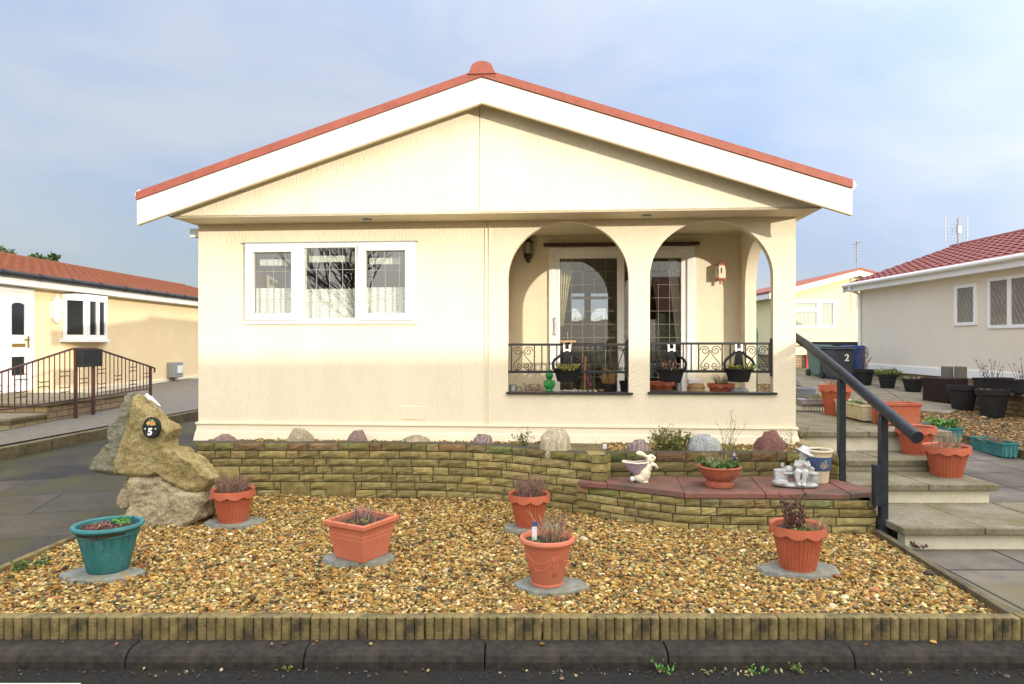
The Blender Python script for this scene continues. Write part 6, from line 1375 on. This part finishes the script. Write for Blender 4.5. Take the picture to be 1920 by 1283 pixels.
for i in range(8): z = zt_-.72+i*.1; q.tube([(-.33, .05, z), (-.12, .12, z), (.12, .12, z), (.33, .05, z)], .0035, 4)
for xx in (-.33, -.22, -.11, .11, .22, .33): q.tube([(xx, .09, zt_-.75), (xx, .09, zt_-.0)], .004 if abs(xx) < .3 else .012, 5)
q.build('reflector', M['alu'], an)
q = MB(); q.box(-.05, -.06, zt_-.5, .05, .02, zt_-.3); q.tube([(-.1, -.03, zt_-.25), (.1, -.03, zt_-.5)], .01, 5); q.build('dipole', M['zinc'], an)
# wheelie bins and store
def bin_(label, u0, u1, v0, y, m, num=None, h=.90):
    x = ((u0+u1)/2-960)/F*y; zb_ = zr(y)+.02; w_ = (u1-u0)/F*y
    o = thing('wheelie_bin', label, 'wheelie bin', (x, y, zb_), .12, 'wheelie bins')
    q = MB(); q.add([(-w_*.42, -.28, .04), (w_*.42, -.28, .04), (w_*.42, .26, .04), (-w_*.42, .26, .04), (-w_*.5, -.36, h*.9), (w_*.5, -.36, h*.9), (w_*.5, .36, h*.9), (-w_*.5, .36, h*.9)], [(0, 1, 2, 3), (4, 5, 6, 7), (0, 1, 5, 4), (1, 2, 6, 5), (2, 3, 7, 6), (3, 0, 4, 7)]); q.build('bin_body', m, o, bevel=.03)
    q = MB(); q.box(-w_*.54, -.40, h*.905, w_*.54, .38, h*.95); q.box(-w_*.46, -.34, h*.95, w_*.46, .34, h); q.build('lid', m, o, bevel=.03)
    q = MB(); q.tube([(-w_*.4, .42, h*.92), (w_*.4, .42, h*.92)], .02, 8); q.build('handle', m, o)
    for s in (-1, 1): q = MB(); q.tube([(s*w_*.40, .26, .10), (s*w_*.52, .26, .10)], .10, 16); q.build('wheel', M['black'], o)
    if num:
        t_ = text('number', num, .26, M['white'], o, (.06, -.352, h*.66), (PI/2+.09, 0, 0), .004, .006)
    return o
bin_('pale green wheelie bin nearest the lemon house wall', 1523, 1551, 650, 19.6, M['greenbin'])
bin_('dark grey wheelie bin with a white painted number', 1549, 1590, 652, 18.6, M['greybin'], '2')
bin_('blue wheelie bin beside the downpipe', 1588, 1610, 652, 19.2, M['bluebin'])
a_ = AT(1524, 641, 22.5); c_ = AT(1618, 705, 22.5)
q = MB(); q.box(a_[0], 22.5, .5, c_[0], 22.62, a_[2]); bs = tag(q.build('board_fence', M['navy']), 'low dark navy board fence behind the wheelie bins', 'fence')
# black pots beside the right-hand home
def bpot(u, v, wpx, hpx, label, seed, plant=None, m=None, sq=False, z_=None, name='black_pot'):
    k_ = (v-641.5)/F; y = (EYE-.09+.038*5.2)/(k_+.038); z = zr(y)+.03
    if z_ is not None: z = z_; y = (EYE-z)/k_
    x = (u-960)/F*y; rt = wpx/2/F*y; h = hpx/F*y
    o = thing('plant_pot', label, 'plant pot', (x, y, z), .2, 'black pots by the pale park home')
    q = MB(); q.lathe([(rt*.66, 0), (rt*.9, h*.8), (rt*.98, h*.82), (rt, h), (rt*.9, h), (rt*.85, h*.8)], 28 if not sq else 4, capt=False); q.build('pot_body', m or M['blackplastic'], o, smooth=not sq); soil(o, rt*.88, h*.92)
    if plant: q = MB(); plant(q, h*.92, rt); q.build('plant', M['leaf'], o, fix=False)
    return o
bpot(1619, 725, 38, 30, 'black pot of bare branching stems by the white downpipe', 81, lambda q, z, r: twigs(q, 14, r*.6, .5, .2, DARKTW, .008, 82, None, z, branch=3))
bpot(1664, 731, 34, 27, 'black pot of bushy yellow green heather by the pale wall', 83, lambda q, z, r: (twigs(q, 200, r*.9, .12, .12, YGREEN, .004, 84, (YGREEN+GREEN, .05, 4), z), twigs(q, 70, r*.4, .1, .12, GREEN, .004, 85, (GREEN, .05, 4), z-.05, cx=r*.9)))
bpot(1712, 738, 38, 26, 'black pot with a few pale stalks by the white air vent', 86, lambda q, z, r: twigs(q, 24, r*.7, .08, .1, DRY, .006, 87, None, z))
bpot(1805, 772, 52, 46, 'black tub standing on the side gravel beside the brown box', 88)
bpot(1861, 786, 56, 52, 'largest black tub standing nearest on the side gravel before the brick planter', 89, lambda q, z, r: twigs(q, 10, r*.7, .06, .1, DRY, .004, 90, None, z))
y = 13.6; x = (1772-960)/F*y
q = MB(); q.box(-.27, -.28, 0, .27, .28, .47); tag(q.build('brown_box', M['brownbox'], loc=(x, y, zr(y)+.05), rz=.3, bevel=.015), 'dark brown square box planter on the slab path by the pale wall', 'planter')
for i, (u, lab) in enumerate(((1776, 'short grey concrete post behind the brown box'), (1801, 'grey concrete post behind the black tub'))):
    y = 14.4-.3*i; q = MB(); q.box(-.085, -.09, 0, .085, .09, .66+.02*i); tag(q.build('concrete_post', M['concrete'], loc=((u-960)/F*y, y, zr(y)+.03), bevel=.02), lab, 'post', 'concrete posts')
bp_ = thing('brick_planter', 'brick planter with a mossy slab top below the diamond leaded windows', 'planter', (0, 0, 0))
b, m_ = brick_wall([(8.75, 8.6), (8.60, 11.2), (8.62, 12.9)][::-1], .30, 5, .082, 91, th=.12)
b.c = [tuple(x_*f for x_, f in zip(c, (.75, .6, .7))) for c in b.c]; b.build('brick_facing', M['brick'], bp_); m_.build('mortar_core', M['mortar'], bp_)
q = MB(); q.box(8.72, 8.7, .3, 10.2, 12.85, .70); q.build('fill', M['mortar'], bp_)
q = MB(); q.prism([(8.70, 8.6), (8.55, 11.2), (8.57, 12.95), (10.3, 12.95), (10.3, 8.6)], [], lambda a, c, k: (a, c, .76 if k == 0 else .71)); q.build('slab_top', M['tread'], bp_, bevel=.012)
for u, yv, L_, rz_, lab, sd in ((1862, 12.2, .62, .15, 'black trough with thin dead flower stems on the brick planter', 92), (1925, 11.6, .7, .3, 'black trough of dried flower heads at the picture edge on the brick planter', 93)):
    x = (u-960)/F*yv; o = thing('planter_trough', lab, 'planter', (x, yv, .762), rz_, 'black troughs on the brick planter')
    trough(o, L_, .24, .24, M['blackplastic']); q = MB(); twigs(q, 16, .16, .32, .2, DARKTW, .005, sd, ([(.2, .06, .06), (.12, .1, .06)], .04, 3), .2); q.build('plant', M['leaf'], o, fix=False)
# teal troughs
y = 8.67; p = thing('planter_trough', 'long teal trough of dead plants on the paving beside the gravel edging', 'planter', (6.12, y, zr(y)-.01), R(88), 'teal troughs')
trough(p, .62, .21, .19, M['teal'], feet=True, ribs=1); heather(p, .15, .15, 94, 90, .06, HEATH+DRY)
y = 9.6; p = thing('planter_trough', 'teal trough of bright green shoots behind the orange step pots', 'planter', (6.05, y, zr(y)-.01), R(88), 'teal troughs')
trough(p, .6, .22, .22, M['teal'], feet=True, ribs=1); q = MB(); twigs(q, 90, .14, .10, .08, GREEN, .002, 95, ([(.09, .2, .04), (.12, .25, .05)], .05, 4), .19); q.build('plant', M['leaf'], p, fix=False)
a_ = AT(1415, 690, 9.4)
q = MB(); q.tube([(0, 0, 0), (.0, 0, .25), (.01, 0, .50)], [.035, .04, .036], 10); q.ell((.01, 0, .52), (.04, .04, .07), n=10)
tag(q.build('rolled_parasol', mat('bottle_green_cloth', (.008, .07, .05, 1), rough=.7), loc=(a_[0], 9.4, .74), smooth='all').__class__ and bpy.data.objects['rolled_parasol'], 'dark green rolled parasol standing on the landing seen through the side arch', 'parasol')
bpy.data.objects['rolled_parasol'].scale = (1, 1, 1.9)
# far homes and trees
gable_home('small distant white gabled home between the two nearest homes', -21, -14.2, 41, 52, .4, 3.5, 5.0, M['white'], mat('grey_roof', (.08, .07, .07, 1), rough=.8))
gable_home('home across the road with a brown roof facing the front garden', 4.0, 4.01, -40, -39.99, .1, .2, .3, M['wall_mid'], M['redroof']) if 0 else None
def long_home(label, x0, x1, y0, y1, zb, zw, zr_, mw, mr):      # ridge runs along x
    o = thing('park_home', label, 'house', (0, 0, 0)); ym = (y0+y1)/2
    q = MB(); q.box(x0, y0, zb, x1, y1, zw); q.add([(x0, y0, zw), (x0, y1, zw), (x0, ym, zr_), (x1, y0, zw), (x1, y1, zw), (x1, ym, zr_)], [(0, 2, 1), (3, 4, 5), (0, 3, 5, 2), (1, 2, 5, 4)]); q.build('wall', mw, o)
    for s in (-1, 1):
        e = ym+s*(ym-y0+.35); ze = zw-.12
        q = MB(); quadbox(q, [(x0-.3, e, ze), (x1+.3, e, ze), (x1+.3, ym, zr_+.02), (x0-.3, ym, zr_+.02)], (0, 0, .07)); q.build('roof', mr, o)
    for i in range(int((x1-x0)/4)):
        xx = x0+1.5+i*4; q = MB(); q.box(xx, y1, zb+1.1, xx+1.6, y1+.03, zb+2.1); wn2 = q.build('window', M['pvc'], o)
        q = MB(); q.box(xx+.1, y1+.031, zb+1.2, xx+1.5, y1+.034, zb+2.0); q.build('pane', M['darkglass'], wn2)
    return o
long_home('long brown-roofed home across the road opposite the gravel garden', 3.0, 17.5, -13.2, -7.4, .1, 2.75, ZRIDGE, M['wall_mid'], M['rooftile'])
long_home('second long home across the road further along', 17.7, 36, -13.2, -7.4, .1, 2.75, ZRIDGE, M['wall_left'], M['rooftile'])
0 and long_home('third home across the road behind the bare tree', -24, -9.0, -15.5, -10, .1, 2.6, 3.9, M['wall_right'], M['rooftile2'])
def bare_tree(label, x, y, h, seed, depth=5, r0=.14):
    r = random.Random(seed); o = thing('bare_tree', label, 'tree', (x, y, zg(x, y)), 0); q = MB(); q2 = MB()
    def grow(p, d, L_, rad, lev):
        pts = [p]; 
        for i in range(3):
            d = (d+Vector((r.uniform(-1, 1), r.uniform(-1, 1), r.uniform(-.4, .6)))*.16).normalized(); pts.append(pts[-1]+d*L_/3)
        (q if lev < 2 else q2).tube(pts, [rad, rad*.9, rad*.8, rad*.65], 6 if lev < 2 else 4, cap=False)
        if lev >= depth: return
        for i in range(3 if lev else 4):
            nd_ = (d+Vector((r.uniform(-1, 1), r.uniform(-1, 1), r.uniform(-.3, .9)))*(.75)).normalized(); grow(pts[-1] if i < 2 else pts[2], nd_, L_*r.uniform(.62, .85), rad*.6, lev+1)
    grow(Vector((0, 0, -.1)), Vector((0, 0, 1)), h*.28, r0, 0)
    q.build('trunk', M['bark'], o, fix=False); q2.build('crown', M['bark'], o, fix=False); return o
bare_tree('bare winter tree across the road seen in the front window glass', -6.6, -8.4, 7.0, 3, 5)
def leaf_tree(label, x, y, h, w_, seed, cols, n=2600, ls=.35):
    r = random.Random(seed); o = thing('evergreen_tree', label, 'tree', (x, y, zg(x, y)), 0)
    q = MB(); q.tube([(0, 0, -.1), (0, 0, h*.4), (.1, 0, h*.85)], [.25, .18, .05], 8, cap=False)
    for i in range(7): a = r.uniform(0, 6.28); z = h*r.uniform(.3, .7); q.tube([(0, 0, z), (math.cos(a)*w_*.5, math.sin(a)*w_*.5, z+h*.15)], [.09, .03], 5, cap=False)
    q.build('trunk', M['bark'], o, fix=False)
    cl = [(Vector((r.gauss(0, w_*.5), r.gauss(0, w_*.5), h*r.uniform(.35, .98))), r.uniform(.35, .8)*w_*.45) for i in range(26)]
    q = MB()
    for i in range(n):
        c, rad = r.choice(cl); f = 1-.5*max(0, (c.z/h-.6)); d = Vector((r.gauss(0, 1), r.gauss(0, 1), r.gauss(0, .8))).normalized()*rad*r.random()**.4
        leafq(q, Vector((c.x*f, c.y*f, c.z))+d, ls*r.uniform(.5, 1.2), r.choice(cols), r)
    q.build('crown', M['leaf'], o, fix=False)
EG = [(.035, .06, .02), (.05, .085, .025), (.025, .045, .015)]
for (u, v, y, w_, lab, sd) in ((18, 474, 44, 1.7, 'dark evergreen treetop behind the peach home roof at the picture edge', 1), (70, 480, 46, 1.6, 'dark rounded evergreen treetop just over the weathered roof', 2), (92, 478, 43, .9, 'small pointed dark treetop over the weathered roof', 3)):
    x, _, zt_ = AT(u, v, y); leaf_tree(lab, x, y, zt_-zg(x, y), w_, sd, EG)
for (u, v, y, lab, sd) in ((200, 500, 48, 'twiggy bare tree far behind the weathered red roof', 5), (345, 519, 56, 'twiggy bare tree far behind the distant white gable', 6)):
    x, _, zt_ = AT(u, v, y); bare_tree(lab, x, y, (zt_-zg(x, y))*.9, sd, 5, .12)
q = MB(); r = random.Random(9)
for i in range(9000):
    x = r.uniform(-70, 70); y = 75+r.uniform(-2, 2); h = 3.2+1.6*mn.noise(Vector((x*.15, 0, 3)))+.8*mn.noise(Vector((x*.6, 1, 3)))
    leafq(q, Vector((x, y, .6+h*r.random())), r.uniform(.5, 1.1), r.choice(EG+[(.06, .055, .04)]), r)
struct(q.build('far_treeline', M['leaf'], fix=False), 'stuff')
# meshes for the lettering
dg = bpy.context.evaluated_depsgraph_get()
for o in [o for o in C.objects if o.type == 'FONT']:
    me = bpy.data.meshes.new_from_object(o.evaluated_get(dg)); n_ = bpy.data.objects.new('digit', me); C.objects.link(n_); n_.parent = o.parent; n_.location = o.location; n_.rotation_euler = o.rotation_euler
    me.materials.clear(); me.materials.append(M['white']); bpy.data.objects.remove(o)
# ---------------------------------------------------------------- camera, sun, sky
cam = bpy.data.cameras.new('camera'); cam.lens = 24; cam.sensor_width = 36; cam.clip_end = 900; cam.clip_start = .05
co = bpy.data.objects.new('camera', cam); C.objects.link(co); co.location = (0, 0, EYE); co.rotation_euler = (R(90), 0, 0); S.camera = co
EL, AZ = R(7.0), R(38)          # the sun stands low behind the camera, to the right
sdir = Vector((math.sin(AZ)*math.cos(EL), -math.cos(AZ)*math.cos(EL), math.sin(EL)))
sun = bpy.data.lights.new('sun', 'SUN'); sun.energy = SUN_E; sun.angle = R(.6); sun.color = (1.0, .89, .74)
so = bpy.data.objects.new('sun', sun); C.objects.link(so); so.rotation_euler = sdir.to_track_quat('Z', 'Y').to_euler()
w = bpy.data.worlds.new('World'); S.world = w; w.use_nodes = True
nt = w.node_tree; nd = nt.nodes; lk = nt.links; bg = nd['Background']
sky = nd.new('ShaderNodeTexSky'); sky.sky_type = 'NISHITA'; sky.sun_disc = False; sky.sun_elevation = EL
sky.sun_rotation = math.atan2(sdir.x, sdir.y); sky.air_density = 1.0; sky.dust_density = .6; sky.ozone_density = 1.5
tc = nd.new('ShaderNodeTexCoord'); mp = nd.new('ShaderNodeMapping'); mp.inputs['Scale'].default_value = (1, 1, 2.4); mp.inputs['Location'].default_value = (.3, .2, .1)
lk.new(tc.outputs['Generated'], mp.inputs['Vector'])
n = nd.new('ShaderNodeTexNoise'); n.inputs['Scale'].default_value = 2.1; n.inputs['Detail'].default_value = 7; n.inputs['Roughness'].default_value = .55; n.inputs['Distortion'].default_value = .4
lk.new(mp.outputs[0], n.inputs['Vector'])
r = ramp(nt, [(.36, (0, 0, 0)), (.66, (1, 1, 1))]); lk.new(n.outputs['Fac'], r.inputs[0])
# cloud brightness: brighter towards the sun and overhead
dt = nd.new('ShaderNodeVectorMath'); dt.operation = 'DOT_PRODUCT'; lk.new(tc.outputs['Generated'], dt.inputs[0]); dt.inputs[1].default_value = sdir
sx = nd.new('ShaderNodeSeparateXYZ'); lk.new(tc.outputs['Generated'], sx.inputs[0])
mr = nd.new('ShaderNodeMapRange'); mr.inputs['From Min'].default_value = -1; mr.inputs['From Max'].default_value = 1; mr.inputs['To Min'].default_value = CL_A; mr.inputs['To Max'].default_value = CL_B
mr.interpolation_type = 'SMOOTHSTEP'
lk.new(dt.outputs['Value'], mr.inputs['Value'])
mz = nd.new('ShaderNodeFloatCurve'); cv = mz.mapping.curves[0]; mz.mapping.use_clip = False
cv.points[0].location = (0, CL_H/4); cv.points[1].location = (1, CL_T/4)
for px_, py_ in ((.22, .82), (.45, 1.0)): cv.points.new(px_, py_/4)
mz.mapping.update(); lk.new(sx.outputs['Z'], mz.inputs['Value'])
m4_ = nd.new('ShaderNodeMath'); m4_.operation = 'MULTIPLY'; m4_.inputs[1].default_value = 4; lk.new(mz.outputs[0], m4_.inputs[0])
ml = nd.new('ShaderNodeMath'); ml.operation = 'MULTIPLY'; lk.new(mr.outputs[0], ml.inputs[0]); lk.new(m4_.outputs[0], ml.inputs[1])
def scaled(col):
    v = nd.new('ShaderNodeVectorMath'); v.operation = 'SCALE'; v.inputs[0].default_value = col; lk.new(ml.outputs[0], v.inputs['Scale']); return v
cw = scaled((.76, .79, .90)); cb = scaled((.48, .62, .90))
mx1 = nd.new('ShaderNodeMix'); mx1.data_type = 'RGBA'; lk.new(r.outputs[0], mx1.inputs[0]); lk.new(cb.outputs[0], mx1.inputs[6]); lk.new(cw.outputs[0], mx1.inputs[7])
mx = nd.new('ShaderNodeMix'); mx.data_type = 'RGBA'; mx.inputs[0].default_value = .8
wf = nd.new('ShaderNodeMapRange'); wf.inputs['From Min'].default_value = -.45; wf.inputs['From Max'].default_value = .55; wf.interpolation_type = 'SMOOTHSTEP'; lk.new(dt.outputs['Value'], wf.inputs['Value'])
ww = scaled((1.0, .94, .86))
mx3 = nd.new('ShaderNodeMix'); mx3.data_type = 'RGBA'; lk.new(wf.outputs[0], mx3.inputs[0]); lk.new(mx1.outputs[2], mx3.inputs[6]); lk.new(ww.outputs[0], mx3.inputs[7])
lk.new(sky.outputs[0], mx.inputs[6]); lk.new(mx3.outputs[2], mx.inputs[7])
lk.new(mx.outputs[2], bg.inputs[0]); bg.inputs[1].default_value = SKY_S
vs = S.view_settings; vs.view_transform = 'Standard'; vs.look = 'None'; vs.exposure = EXPO; vs.gamma = 1
S.cycles.max_bounces = 8; S.cycles.transparent_max_bounces = 12; S.cycles.use_denoising = True
S.cycles.caustics_reflective = False; S.cycles.caustics_refractive = False
